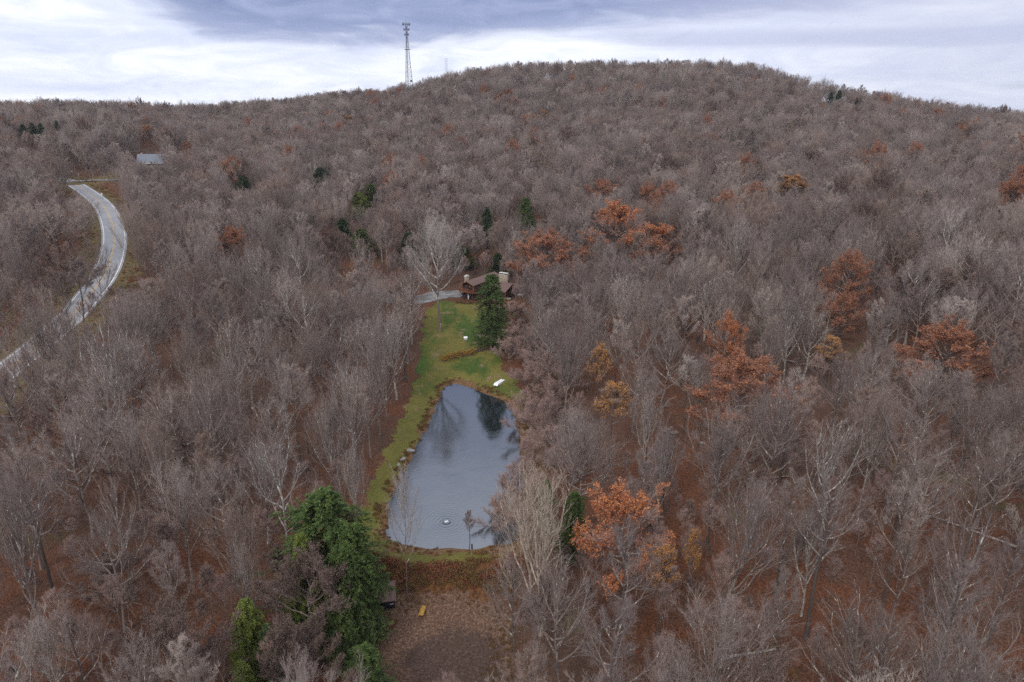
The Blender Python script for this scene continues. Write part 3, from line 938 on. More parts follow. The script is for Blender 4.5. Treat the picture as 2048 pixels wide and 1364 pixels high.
ROADR, JUNCR = resample(ROAD, 1.5), resample(JUNC, 1.5)
MA = asphalt()
ribbon("road", ROADR, 8.2, .12, MA, "grey two-lane road curving through the wood")
ribbon("side_road", JUNCR[3:], 7.5, .30, simple("side_asphalt", (.20, .20, .205), .8), "grey side road joining the main road")
MW = simple("white_road_paint", (.78, .78, .77), .6, .08)
MY = simple("yellow_road_paint", (.55, .36, .12), .6, .2)
ribbon("road_marking", ROADR, .20, .126, MW, "white edge line of the road on the pond side", off=3.35)
ribbon("road_marking", ROADR, .20, .126, MW, "white edge line of the road on the wooded verge side", off=-3.35)
ribbon("road_marking", ROADR, .16, .126, MY, "yellow double centre line of the road", off=.17)
ribbon("road_marking", ROADR, .16, .126, MY, "yellow double centre line of the road", off=-.17)
b = MatB("gravel", .9, .2); f = b.noise(5, 5, .8)
gravel = b.col(b.mix(b.step(b.noise(.3, 4, .6), .42, .62), b.ramp(f, [(.3, (.075, .072, .073)), (.7, (.17, .165, .165))]), b.ramp(f, [(.3, (.15, .145, .145)), (.7, (.29, .28, .28))]))).bump(f, .7, .06).m
dl = resample(DRIVE, 1.2)
dn = np.gradient(dl[:, :2], axis=0); dn /= np.linalg.norm(dn, axis=1)[:, None]; nn = np.c_[dn[:, 1], -dn[:, 0]]
wv = np.interp(np.arange(len(dl)), [0, 8, 24, 40, len(dl)], [4.5, 5.5, 4.2, 2.6, 2.2])[:, None]
dpoly = np.vstack([dl[:, :2] + nn * wv, (dl[:, :2] - nn * wv)[::-1]])
sheet("driveway", dpoly, .6, .09, gravel, .5, 5, label="grey gravel drive leading to the house")


def water_mat():
    b = MatB("pond_water", .035, .5)
    b.col((.012, .016, .018))
    b.b.inputs["IOR"].default_value = 1.33
    g = b.nt.nodes.new("ShaderNodeBsdfGlossy"); g.inputs["Roughness"].default_value = .02; g.inputs["Color"].default_value = (.80, .84, .92, 1)
    m = b.nt.nodes.new("ShaderNodeMixShader"); m.inputs[0].default_value = .22
    b.nt.links.new(b.b.outputs[0], m.inputs[1]); b.nt.links.new(g.outputs[0], m.inputs[2])
    b.nt.links.new(m.outputs[0], b.nt.nodes["Material Output"].inputs[0])
    # wind ripples everywhere, rings round the aerator
    w = b.noise(1.0, 4, .6, b.vec("Object", (1.3, 2.6, 1)))
    w2 = b.noise(4.5, 3, .6, b.vec("Object", (1, 2.2, 1)))
    ln = b.nt.nodes.new("ShaderNodeVectorMath"); ln.operation = 'LENGTH'; b.nt.links.new(b.tc.outputs["Object"], ln.inputs[0])
    r = ln.outputs["Value"]
    ring = b.math('SINE', b.math('MULTIPLY', b.math('ADD', r, b.math('MULTIPLY', b.noise(.8, 3, .6), 1.1)), 9.0))
    fall = b.math('POWER', 2.718, b.math('MULTIPLY', r, -.42))
    ring = b.math('MULTIPLY', ring, b.math('MULTIPLY', fall, .9))
    calm = b.step(r, 60, 8)
    h = b.math('ADD', b.math('MULTIPLY', b.math('ADD', w, b.math('MULTIPLY', w2, .35)), b.math('ADD', b.math('MULTIPLY', b.math('MULTIPLY', calm, b.step(b.noise(.12, 3, .5), .38, .62)), .85), .15)), ring)
    bp = b.nt.nodes.new("ShaderNodeBump"); bp.inputs["Strength"].default_value = .32; bp.inputs["Distance"].default_value = .075
    b.nt.links.new(h, bp.inputs["Height"])
    b.nt.links.new(bp.outputs[0], b.b.inputs["Normal"]); b.nt.links.new(bp.outputs[0], g.inputs["Normal"])
    return b.m


AER = gpz(893, 1043, -.3)
cen = POND.mean(0)
pv = [(cen[0] + (p[0] - cen[0]) * 1.10, cen[1] + (p[1] - cen[1]) * 1.035) for p in POND]
V = [(0 * 0 + cen[0] - AER[0], cen[1] - AER[1], 0)] + [(x - AER[0], y - AER[1], 0) for x, y in pv]
n = len(pv)
me = np_mesh("pond_water", V, [(0, 1 + i, 1 + (i + 1) % n) for i in range(n)]); me.materials.append(water_mat())
link("pond_water", me, loc=(AER[0], AER[1], -.42), kind="structure", label="still dark pond reflecting the cloudy sky")

# ------------------------------------------------------------------ placing trees
NAMES = dict(nbare='bare_tree', nslender='bare_tree', npale='bare_tree', bare='bare_tree', slender='bare_tree', pale='bare_tree', ochre='bare_tree', lone='bare_tree', rust='rust_leaved_tree', bright='rust_leaved_tree', gold='yellow_leaved_tree', dull='brown_leaved_tree',
             hemlock='evergreen_tree', bighem='evergreen_tree', darkfir='evergreen_tree', yellowfir='evergreen_tree', shrub='twiggy_shrub')
SHOWN = []     # picture ellipses of the trees the photograph shows whole
PLACED = []    # x, y, clear radius
LANDMARK = []  # picture x, y, phrase


def cut16(t):
    t = t.replace('on the far side from the road of', 'farther from the road than').replace('a gap of ', '')
    return t


def put(kind, var, x, y, z, sxy, sz, rz, label, category='tree', group=None, lean=(0, 0)):
    v = TREES[kind][var % len(TREES[kind])]
    o = thing(NAMES[kind], label, category, (x, y, z), rz, group)
    o.scale = (sxy, sxy, sz)
    if lean != (0, 0): o.rotation_euler = (lean[0], lean[1], rz)
    link("trunk", v['trunk'], o); link("crown", v['crown'], o)
    return o


RMOD = dict(nbare=5.8, nslender=3.1, npale=5.2, bare=5.8, slender=3.1, pale=5.2, ochre=4.8, lone=6.6, rust=5.2, bright=5.0, gold=3.3, dull=5.6, hemlock=4.2, bighem=5.9, darkfir=3.3, yellowfir=3.5, shrub=3.4)


def special(kind, var, px, ytop, wpx, H, label, group=None, base=None, clear=.55, lean=(0, 0), lm=None, rz=None):
    """a tree the photograph singles out: top at (px, ytop), crown wpx wide, H metres tall"""
    v = TREES[kind][var % len(TREES[kind])]
    if base is not None:
        x, y, z = gp(*base)
    else:
        x, y, z = by_top(px, ytop, H)
    _, _, f = project(x, y, z + H * .7)
    s = wpx * f / 1365 / (2 * RMOD[kind])
    if base is not None:   # height from the picture
        hh = np.linspace(3, 45, 300); _, vv, _ = project(x, y, z + hh); H = float(hh[int(np.argmin(abs(vv - ytop)))])
    o = put(kind, var, x, y, z - .1, s, H / v['H'], random.uniform(0, 6.28) if rz is None else rz, label, 'shrub' if kind == 'shrub' else 'tree', group, lean)
    PLACED.append((x, y, s * RMOD[kind] * clear))
    _, vc, _ = project(x, y, z + H * .7)
    if lm: LANDMARK.append((px, vc, lm))
    if kind not in ('shrub', 'dull', 'pale', 'nbare', 'npale', 'nslender', 'bare'):
        kf = 1.35 if kind in ('rust', 'bright', 'bighem') and wpx > 120 else 1.35 if f < 150 and kind in ('ochre', 'hemlock', 'bright', 'lone') and wpx > 90 else .95 if kind in ('hemlock', 'darkfir', 'yellowfir') and wpx < 60 and f < 600 else .15 if f > 600 else 1.0
        _, vt, _ = project(x, y, z + H); _, vm, _ = project(x, y, z + H * (.15 if kind in ('hemlock', 'darkfir', 'yellowfir') else .4))
        SHOWN.append((px, vt * .62 + vm * .38, wpx * .36 * kf, (vm - vt) * .38 * kf, f))
    return o


G_R, G_E, G_P = "trees still holding rust-orange leaves", "evergreens standing among the bare trees", "pale bare trees that stand out from the wood"
# round the lawn and house
special('lone', 0, 872, 440, 118, 25, "tall pale grey tree standing alone on the lawn beside the gravel drive", base=(880, 664), lm="the lone lawn tree")
special('hemlock', 0, 986, 548, 84, 18, "dark green conifer on the lawn partly hiding the brown house", base=(984, 694), lm="the lawn conifer")
special('bare', 2, 1006, 440, 62, 20, "slim pale bare tree rising behind the stone chimney of the brown house", base=(1006, 553))
special('slender', 1, 950, 450, 55, 20, "bare straight-trunked tree behind the ridge of the brown house roof", base=(950, 548))
special('hemlock', 1, 926, 492, 52, 9, "light green bushy evergreen just behind the house's narrow chimney", G_E)
special('darkfir', 0, 996, 506, 52, 9, "low dark evergreen behind the wide stone chimney of the brown house", G_E)
special('hemlock', 0, 1052, 396, 50, 19, "tall narrow evergreen between the brown house and the orange oaks", G_E, lm="the tall narrow evergreen")
special('darkfir', 0, 974, 414, 44, 17, "dark evergreen deep in the wood uphill of the brown house", G_E)
special('darkfir', 0, 818, 466, 74, 12, "dark evergreen half hidden behind the lone tree's crown over the drive", G_E)
special('hemlock', 1, 722, 458, 60, 11, "small evergreen peeking from the bare wood beyond the drive", G_E)
special('yellowfir', 0, 716, 384, 46, 13, "yellow-green evergreen, paler of the pair uphill of the drive", G_E)
special('hemlock', 0, 742, 368, 46, 13, "greener evergreen of the pair uphill of the drive", G_E)
special('darkfir', 0, 640, 334, 66, 14, "dull green evergreen on the slope between the grey house and the lone tree", G_E)
special('darkfir', 0, 486, 352, 62, 13, "shadowy dark evergreen on the slope below the grey roofed house", G_E)
special('darkfir', 0, 684, 436, 56, 13, "dark evergreen among grey crowns where the drive enters the wood", G_E)
special('hemlock', 0, 1092, 962, 60, 12, "half hidden green evergreen behind the ochre tree by the pond", G_E)
special('hemlock', 1, 1150, 985, 70, 12, "dark evergreen between the ochre tree and the red oak below the pond", G_E)
# big evergreens below the dam
special('bighem', 0, 640, 982, 225, 21, "huge dense green hemlock beside the dam at the pond's lower end", lm="the huge hemlock", clear=.8)
special('hemlock', 0, 700, 1050, 150, 19, "second big hemlock, touching the huge one on its pond side", clear=.8)
special('hemlock', 0, 694, 1090, 105, 19, "dark hemlock overhanging the roof of the little black shed", clear=.8)
special('yellowfir', 0, 598, 1072, 84, 18, "lighter green hemlock in front of the huge hemlock", clear=.6)
special('yellowfir', 0, 484, 1200, 88, 13, "yellow-green evergreen low down beside the brown-leaved bush tree", lm="the yellow-green evergreen")
special('hemlock', 1, 530, 1252, 64, 11, "small green evergreen squeezed between yellow-green one and brown-leaved tree")
special('yellowfir', 0, 474, 1322, 60, 9, "yellowish evergreen top below the yellow-green evergreen")
special('hemlock', 0, 684, 1205, 80, 12, "dark evergreen with its boughs against the side of the black shed", clear=.8)
special('hemlock', 1, 726, 1290, 100, 9, "lowest dark green evergreen beneath the brown-leaved tree")
special('dull', 0, 596, 1118, 205, 17, "dense purplish brown tree still in dull leaf beneath the hemlocks", lm="the purplish brown tree")
special('dull', 0, 600, 1255, 150, 12, "lower brown-leaved tree at the foot of the dense purplish one")
special('dull', 0, 205, 1120, 150, 9, "low reddish brown leafy tree in the gap among bare trees by the road side")
special('dull', 0, 405, 1300, 120, 8, "low reddish sapling thicket tree beside the yellowish evergreen top")
# ochre and dam trees
special('ochre', 0, 1090, 978, 175, 24, "ochre-white many-stemmed tree in front of the pond's lower corner", lm="the ochre tree")
special('lone', 1, 812, 940, 92, 22, "slim bare tree on the dam bank standing against the dark water", base=(814, 1192), lm="the dam bank tree", clear=.2)
special('slender', 2, 938, 1016, 34, 10, "thin bare sapling on the dam edge in front of the water", base=(938, 1110), clear=.2)
# rust and gold
for a in [('rust', 0, 1092, 468, 150, 22, "broad round rust-brown oak directly beside the brown house", "the broad rust oak"),
          ('bright', 1, 1238, 415, 150, 25, "brightest orange oak, tall, uphill of the broad rust-brown oak", "the bright orange oak"),
          ('bright', 0, 1330, 452, 84, 16, "smaller orange oak on the far flank of the brightest one", None),
          ('rust', 1, 1296, 371, 58, 16, "neat round deep-orange tree uphill of the brightest oak", "the round deep-orange tree"),
          ('rust', 0, 1205, 362, 70, 15, "faint rusty crown next to the neat round deep-orange tree", None),
          ('gold', 0, 1592, 350, 84, 18, "yellow-orange crown high in the grey wood of the hillside", "the yellow-orange crown"),
          ('rust', 1, 2034, 362, 90, 17, "rust tree cut by the photo's edge on the hill slope", None),
          ('rust', 0, 1706, 508, 92, 19, "tall narrow burnt-orange tree on the lower hillside", "the burnt-orange tree"),
          ('rust', 1, 1690, 590, 72, 13, "burnt-orange lower crown under the tall narrow one", None),
          ('dull', 0, 1888, 548, 190, 17, "wide faded brown-orange tree past the burnt-orange one", "the wide faded tree"),
          ('bright', 1, 1458, 640, 78, 17, "small bright orange crown above the flat red one", "the small bright crown"),
          ('rust', 0, 1490, 716, 190, 19, "flat wide red-orange crown over a grey bare tree", "the flat red crown"),
          ('rust', 1, 1905, 654, 165, 17, "rust-red spreading tree in the wood uphill of the fallen log", "the rust-red spreading tree"),
          ('gold', 0, 1200, 690, 62, 20, "tall golden-yellow tree beside the pond's upper end", "the golden tree"),
          ('gold', 0, 1225, 768, 90, 18, "lower thin golden tree in front of the tall golden one", None),
          ('gold', 0, 1660, 672, 62, 14, "dim yellowish small tree near the rust-red spreading tree", None),
          ('bright', 0, 1255, 986, 190, 19, "pink-red and orange maple next to the ochre tree", "the red maple"),
          ('gold', 0, 1330, 1100, 84, 15, "orange-gold leaved tree on the lower flank of the red maple", None),
          ('gold', 0, 1395, 1062, 46, 16, "slim orange-gold tree between red maple and broad grey crowns", None),
          ('rust', 0, 464, 458, 78, 15, "lone brown-orange tree between the bend of the road and the drive", "the brown-orange tree"),
          ('dull', 0, 148, 520, 110, 12, "dull red-brown tree inside the bend of the road", None),
          ('dull', 0, 285, 585, 100, 11, "pinkish brown shrubby tree next to the utility pole", None),
          ('gold', 0, 295, 250, 34, 14, "small orange tree behind the grey roofed house", None),
          ('rust', 0, 371, 285, 26, 12, "tiny faded orange tree just past the grey roofed house", None),
          ('rust', 1, 660, 223, 52, 14, "orange tree below the ridge on the tower side", None),
          ('gold', 0, 694, 232, 36, 12, "smaller orange neighbour of the orange tree under the ridge", None),
          ('rust', 0, 738, 204, 54, 13, "reddish crown on the ridge slope below the tall tower", None),
          ('dull', 0, 548, 191, 48, 13, "dark red crown poking above the distant ridge line", None),
          ('rust', 1, 1020, 180, 46, 14, "flame-coloured tree on the hill below the thin mast", None),
          ('rust', 0, 994, 192, 34, 12, "lower half of the flame-coloured pair below the thin mast", None),
          ('gold', 0, 1086, 221, 34, 12, "small golden streak of a tree on the middle of the hill", None),
          ('rust', 1, 1036, 138, 30, 12, "orange crown touching the hill's skyline past the thin mast", None),
          ('rust', 0, 1104, 134, 24, 12, "tiny red-orange crown on the hill's skyline", None),
          ('dull', 0, 1186, 128, 54, 14, "brown-leaved tree on the crest just before the lone skyline tree", None),
          ('dull', 0, 1240, 255, 50, 14, "brownish crown low on the middle of the big hill", None),
          ('gold', 0, 459, 205, 17, 11, "yellow speck of a tree beside the ridge evergreens", None),
          ('gold', 0, 511, 219, 15, 10, "tiny yellow tree on the ridge between evergreens and dark red crown", None),
          ('dull', 0, 1728, 204, 50, 10, "olive-gold crown between the skyline evergreens on the far slope", None)]:
    special(a[0], a[1], a[2], a[3], a[4], a[5], a[6], G_R if a[0] in ('rust', 'bright') else None, lm=a[7], clear=.45)
for px, py, w, lb in [(1663, 186, 24, "taller evergreen of the pair on the hill's falling skyline"), (1680, 182, 22, "second evergreen of the pair on the hill's falling skyline"), (1714, 196, 16, "single small evergreen past the pair on the skyline"),
                      (420, 206, 20, "first dark evergreen in the ridge-top trio"), (432, 203, 20, "middle dark evergreen in the ridge-top trio"), (444, 206, 16, "last dark evergreen in the ridge-top trio"),
                      (44, 250, 24, "dark evergreen at the road end of the low group near the far ridge"), (62, 247, 26, "broadest evergreen of the low group near the far ridge"), (80, 248, 22, "slim evergreen of the low group near the far ridge"), (112, 243, 16, "small evergreen set apart from the low group near the far ridge")]:
    special('darkfir', 0, px, py - 2, w * 1.25, 17, lb, "small far evergreens near the skyline")
# pale bare trees that the photograph shows clearly
for a in [(652, 795, 95, 21, "white-limbed birch leaning over the pond path, halfway along the pond"), (395, 790, 55, 20, "pale bare snag-topped tree in the middle of the road side wood"), (455, 810, 60, 19, "pale thin tree next to the snag-topped one"),
          (1150, 815, 90, 17, "silver-grey tree bending over the pond's far bank from the hill side"), (730, 640, 120, 20, "broad pale crown beside the lower lawn"), (640, 540, 90, 19, "pale crown up from the lawn near the drive"),
          (560, 720, 70, 20, "pale slender tree midway between the road and the lawn"), (215, 965, 90, 20, "whitish double-stemmed tree on the road side below the road"), (60, 1240, 130, 15, "white-branched tree at the lowest corner on the road side"),
          (1330, 860, 70, 19, "bare grey-white tree standing behind the red maple"), (1640, 1010, 110, 18, "lichen-spotted tree beside the fallen log"), (1300, 790, 70, 18, "pale bare tree past the golden tree"),
          (1590, 590, 90, 22, "white-forked tree above a gap of dark straight trunks"), (1760, 800, 90, 20, "pale barked tree uphill of the fallen log"), (1100, 620, 110, 18, "silver bare tree hanging over the lawn beside the rust oak"),
          (700, 900, 70, 18, "pale tree whose boughs reach over the grass path"), (480, 1100, 70, 15, "crooked pale small tree beside the huge hemlock"), (242, 305, 50, 13, "cream-barked tree between the side road and the grey roofed house"),
          (300, 845, 80, 20, "pale tree with leaning white limbs in the road side wood"), (760, 560, 110, 19, "light-barked crown at the drive's edge beside the lawn")]:
    special('pale', a[0], a[0], a[1], a[2], a[3], a[4], G_P, clear=.4)

# trees lining the road side of the lawn and the grass path
for i, (bx, by, w, tp, k, lb) in enumerate([(836, 646, 84, 520, 'bare', "grey bare tree at the lawn's uppermost edge by the drive"), (832, 690, 90, 545, 'pale', "pale tree on the lawn's edge level with the lone tree's foot"),
        (824, 728, 92, 575, 'bare', "grey tree on the lawn's edge level with the birdhouse"), (818, 765, 80, 600, 'slender', "thin tree on the lawn's edge level with the golden hedge"),
        (802, 800, 96, 630, 'pale', "pale spreading tree level with the pond's upper tip"), (786, 838, 90, 668, 'bare', "grey tree beside the path just below the pond's tip"),
        (768, 872, 100, 700, 'vase', "upswept grey tree beside the path level with the boulders"), (750, 915, 96, 730, 'bare', "grey tree beside the path's narrowest stretch"),
        (728, 958, 90, 775, 'slender', "thin tree beside the path halfway along the pond"), (708, 1000, 100, 800, 'bare', "grey tree beside the path just uphill of the huge hemlock")]):
    special('nbare' if k in ('bare', 'vase') else 'n' + k, i, bx - 6, tp, w, 20, lb, "trees lining the lawn and path", base=(bx - 8, by), clear=.2)

# shrubs on the pond's far bank and by the lawn
SH = [(1062, 690, 90), (1090, 730, 100), (1060, 760, 70), (1085, 800, 90), (1075, 850, 90), (1100, 890, 100), (1062, 915, 80), (1050, 960, 80), (1020, 985, 80), (1075, 980, 90), (1000, 1030, 70), (1045, 1040, 80), (1120, 850, 90), (1120, 760, 90), (1040, 820, 50), (1150, 930, 90)]
SHL = ["beside the lawn conifer", "below the silver tree on the lawn's edge", "just above the white boat", "behind the white boat", "at the pond's upper corner", "filling the bank behind the upper pond", "leaning over the middle of the pond",
       "overhanging the water at mid pond", "reaching furthest over the water", "behind the one that reaches furthest over the water", "at the pond's lower corner above the dam", "between the lower corner and the ochre tree", "one row back from the upper pond corner",
       "under the golden tree", "smallest one, tight by the upper water's edge", "one row back from the middle of the pond"]
SH += [(1022, 640, 80), (1030, 680, 80), (1016, 712, 60)]
SHL += ["in the gap between the lawn conifer and the rust oak", "one step downhill from the conifer and oak gap", "at the end of the dark brush line"]
for (px, py, w), lb in zip(SH, SHL):
    special('shrub', px, px, py - 30, w * 1.25, 6.5, "reddish brown twiggy shrub " + lb, "twiggy shrubs along the pond bank", clear=.3)

CLEAR = [np.array(p, float) for p in [
    [(100, 350), (290, 340), (200, 372), (246, 420), (264, 470), (260, 520), (228, 560), (190, 560), (206, 500), (194, 430), (140, 380)],
    [(885, 765), (940, 770), (1010, 800), (1035, 860), (1030, 960), (1000, 1060), (1000, 1095), (780, 1090), (775, 1040), (830, 920)],
    [(858, 612), (930, 604), (985, 700), (1030, 785), (895, 765), (850, 790), (824, 880), (762, 1000), (748, 1085), (728, 1085), (730, 1010), (795, 905), (850, 760), (862, 690)],
    [(840, 603), (915, 575), (918, 540), (1026, 540), (1026, 610), (1010, 680), (930, 615)],
    [(770, 1100), (1000, 1100), (1000, 1180), (1000, 1290), (1005, 1370), (745, 1370), (740, 1180)],
    [(270, 284), (326, 284), (328, 320), (270, 320)], [(125, 350), (250, 348), (250, 376), (150, 378)], [(1850, 1030), (1870, 1020), (2035, 1080), (2030, 1110)]]]


def sample_wood():
    rng = np.random.RandomState(5)
    pts = []
    y = 38.
    while y < 1010:
        s = 8.8 if y < 150 else 8.2 if y < 240 else 7.2
        half = y * .80 + 38
        xs = np.arange(-half, half, s)
        xs = xs + rng.uniform(-.42, .42, len(xs)) * s + (s / 2 if int(y / s) % 2 else 0)
        ys = y + rng.uniform(-.42, .42, len(xs)) * s
        pts.append(np.c_[xs, ys]); y += s * .88
    P = np.vstack(pts); x, y = P.T
    ok = rng.rand(len(x)) < np.where(np.hypot(x, y) < 240, .90 - .22 * (fnoise(x, y, 11, 7) > .25), .93 - .12 * (fnoise(x, y, 26, 2) > .3))
    z = hgt(x, y)
    ok &= sdf_poly(x, y, LAWN) > 2.5
    ok &= sdf_poly(x, y, POND) > 4
    ok &= sdf_poly(x, y, CLEARING) > 1.5
    ok &= sdf_poly(x, y, DAMF) > 1
    ok &= seg_dist(x, y, ROAD)[0] > np.where(y < 190, 5.6, 8.0)
    ok &= seg_dist(x, y, JUNC)[0] > 6
    ok &= seg_dist(x, y, DRIVE)[0] > 5.5
    ok &= np.hypot(x - HOUSE_C[0], y - HOUSE_C[1]) > 13
    gh = gp(302, 308); ok &= np.hypot(x - gh[0], y - gh[1]) > 14
    for a, b_, r in PLACED: ok &= np.hypot(x - a, y - b_) > r + 1.2
    kinds = rng.choice(['bare', 'slender', 'pale', 'dull', 'rust'], len(x), p=[.610, .305, .050, .020, .015])
    H = rng.uniform(14.5, 20.5, len(x)) + 1.8 * fnoise(x, y, 40, 3) + np.where(np.hypot(x, y) < 260, 2.5, 0) + np.where(rng.rand(len(x)) < .05, 3, 0)
    kinds[(kinds == 'rust') & ((x < 5) & (np.hypot(x, y) < 330) | (np.hypot(x, y) < 235))] = 'bare'
    uu, vv_, _ = project(x, y, z)
    kinds[(uu > 480) & (uu < 860) & (vv_ > 520) & (vv_ < 1150) & (rng.rand(len(x)) < .20)] = 'pale'
    sx = rng.uniform(.78, 1.28, len(x)) * np.where(np.hypot(x, y) > 240, 1.12, 1.0)
    u, v, f = project(x, y, z + H * .72)
    rad = np.array([RMOD[k] for k in kinds]) * sx * 1365 / f
    for C in CLEAR:
        lowest = C[:, 1].max()
        _, vb, _ = project(x, y, z)
        inn = (sdf_poly(u, v, C) < rad * .22) & (vb > np.median(C[:, 1]) - 10)
        up, vp, _ = project(x, y, z + H)
        inn |= (sdf_poly(up, vp, C) < 2) & (vb > np.median(C[:, 1]))
        um, vm, _ = project(x, y, z + H * .4)
        inn |= (sdf_poly(um, vm, C) < 4) & (vb > np.median(C[:, 1]))
        ok &= ~inn
    for pu, pv, pw, ph, pf in SHOWN:
        ok &= ~((((u - pu) / (pw + rad * .6)) ** 2 + ((v - pv) / (ph + rad * .5)) ** 2 < 1) & (f < pf))
    cd = np.interp(u, [q[0] for q in SKYL], [q[2] for q in SKYL]); dd = np.hypot(x, y)
    ok &= dd < cd + 12
    ok &= (dd < cd - 80) | (rng.rand(len(x)) < .78)
    ub, vb, fb = project(x, y, z)
    ok &= (u > -60 - rad * 1.6) & (u < 2108 + rad * 1.6) & (v - rad * 1.4 < 1420)
    # ground beyond the crest is out of sight
    g = lambda a: a[ok]
    return g(x), g(y), g(z), kinds[ok], g(H), g(sx), g(u), g(v), g(f), g(rad), rng


WX, WY, WZ, WK, WH, WS, WU, WV, WF, WR, RNG = sample_wood()
# hide what lies behind the crest
vis = np.ones(len(WX), bool)
t_ = np.linspace(.15, .97, 40)
for i0 in range(0, len(WX), 3000):
    xs, ys, zs = WX[i0:i0 + 3000], WY[i0:i0 + 3000], (WZ + WH)[i0:i0 + 3000]
    bl = np.zeros(len(xs), bool)
    far = np.hypot(xs, ys) > 500
    idx = np.where(far)[0]
    if len(idx):
        X = xs[idx, None] * t_; Y = ys[idx, None] * t_; Z = CAMZ + (zs[idx, None] - CAMZ) * t_
        bl[idx] = (hgt(X, Y) + 6 > Z).any(1)
    vis[i0:i0 + 3000] = ~bl
WX, WY, WZ, WK, WH, WS, WU, WV, WF, WR = [a[vis] for a in (WX, WY, WZ, WK, WH, WS, WU, WV, WF, WR)]
print("WOOD", len(WX), {k: int((WK == k).sum()) for k in set(WK)})

inframe = (WU > 8) & (WU < 2040) & (WV < 1345) & (WV > 100)
size = WR * inframe
n_have = 26
bare_like = np.isin(WK, ['bare', 'slender', 'pale'])
order = np.argsort(-np.where(bare_like, size, 0))
near_set = set(order[:300 - n_have].tolist())
near_set |= set(np.where(~bare_like & inframe & (np.hypot(WX, WY) < 420))[0].tolist())

# labels for the near trees: their look, and their rank beside the nearest landmark in the photograph
for a in [(893, 1043, "the pond aerator"), (999, 768, "the white boat"), (932, 683, "the birdhouse"), (355, 500, "the utility pole"), (254, 463, "the yellow road sign"), (765, 1205, "the black shed"), (1940, 1068, "the fallen log"),
          (308, 663, "the old car"), (203, 390, "the round white sign"), (60, 720, "the lowest stretch of road"), (300, 297, "the grey roofed house"), (735, 1020, "the grass path"), (900, 1300, "the leafy clearing"), (160, 600, "the road below its bend")]:
    LANDMARK.append(a)
ORD = ["first", "second", "third", "fourth", "fifth", "sixth", "seventh", "eighth", "ninth", "tenth", "eleventh", "twelfth", "thirteenth", "fourteenth", "fifteenth", "sixteenth", "seventeenth", "eighteenth", "nineteenth", "twentieth"]
LOOK = dict(bare=["broad grey bare tree", "wide-crowned bare tree", "upswept grey bare tree", "many-stemmed bare tree", "open-crowned bare tree", "twin-stemmed grey bare tree", "fan-shaped bare tree", "compact round bare tree"],
            slender=["slender straight bare tree", "tall thin bare tree", "narrow bare tree"], pale=["pale-barked bare tree", "whitish open bare tree"], dull=["brown-leaved tree"], gold=["yellow-leaved tree"], rust=["rust-leaved tree", "small rust-leaved tree"])


def label_bulk(items):
    buck = {}
    for i, kind, var, u, v in items:
        d = [math.hypot(u - a[0], (v - a[1]) * 1.1) for a in LANDMARK]
        j = int(np.argmin(d)); a = LANDMARK[j]
        du, dv = u - a[0], v - a[1]
        side = ("on the road side of" if du < 0 else "farther from the road than") if abs(du) > abs(dv) else ("uphill of" if dv < 0 else "below")
        look = LOOK[kind][var % len(LOOK[kind])]
        buck.setdefault((j, side, look), []).append((d[j], i))
    out = {}
    for (j, side, look), L in buck.items():
        L.sort()
        for k, (_, i) in enumerate(L):
            w = (ORD[k] + " ") if len(L) > 1 else ""
            out[i] = f"{w}{look} {side} {LANDMARK[j][2]}"
    return out


VAR = RNG.randint(0, 8, len(WX)); ROT = RNG.uniform(0, 6.28, len(WX))
LB = label_bulk([(i, WK[i], VAR[i] % len(TREES[WK[i]]), WU[i], WV[i]) for i in sorted(near_set)])
for i in sorted(near_set):
    k = WK[i]
    kk = 'n' + k if k in ('bare', 'slender', 'pale') and np.hypot(WX[i], WY[i]) < 190 else k
    put(kk, VAR[i], WX[i], WY[i], WZ[i] - .1, WS[i], WH[i] / TREES[k][0]['H'], ROT[i], LB[i], 'tree', "bare trees of the wood" if k in ('bare', 'slender', 'pale') else None)


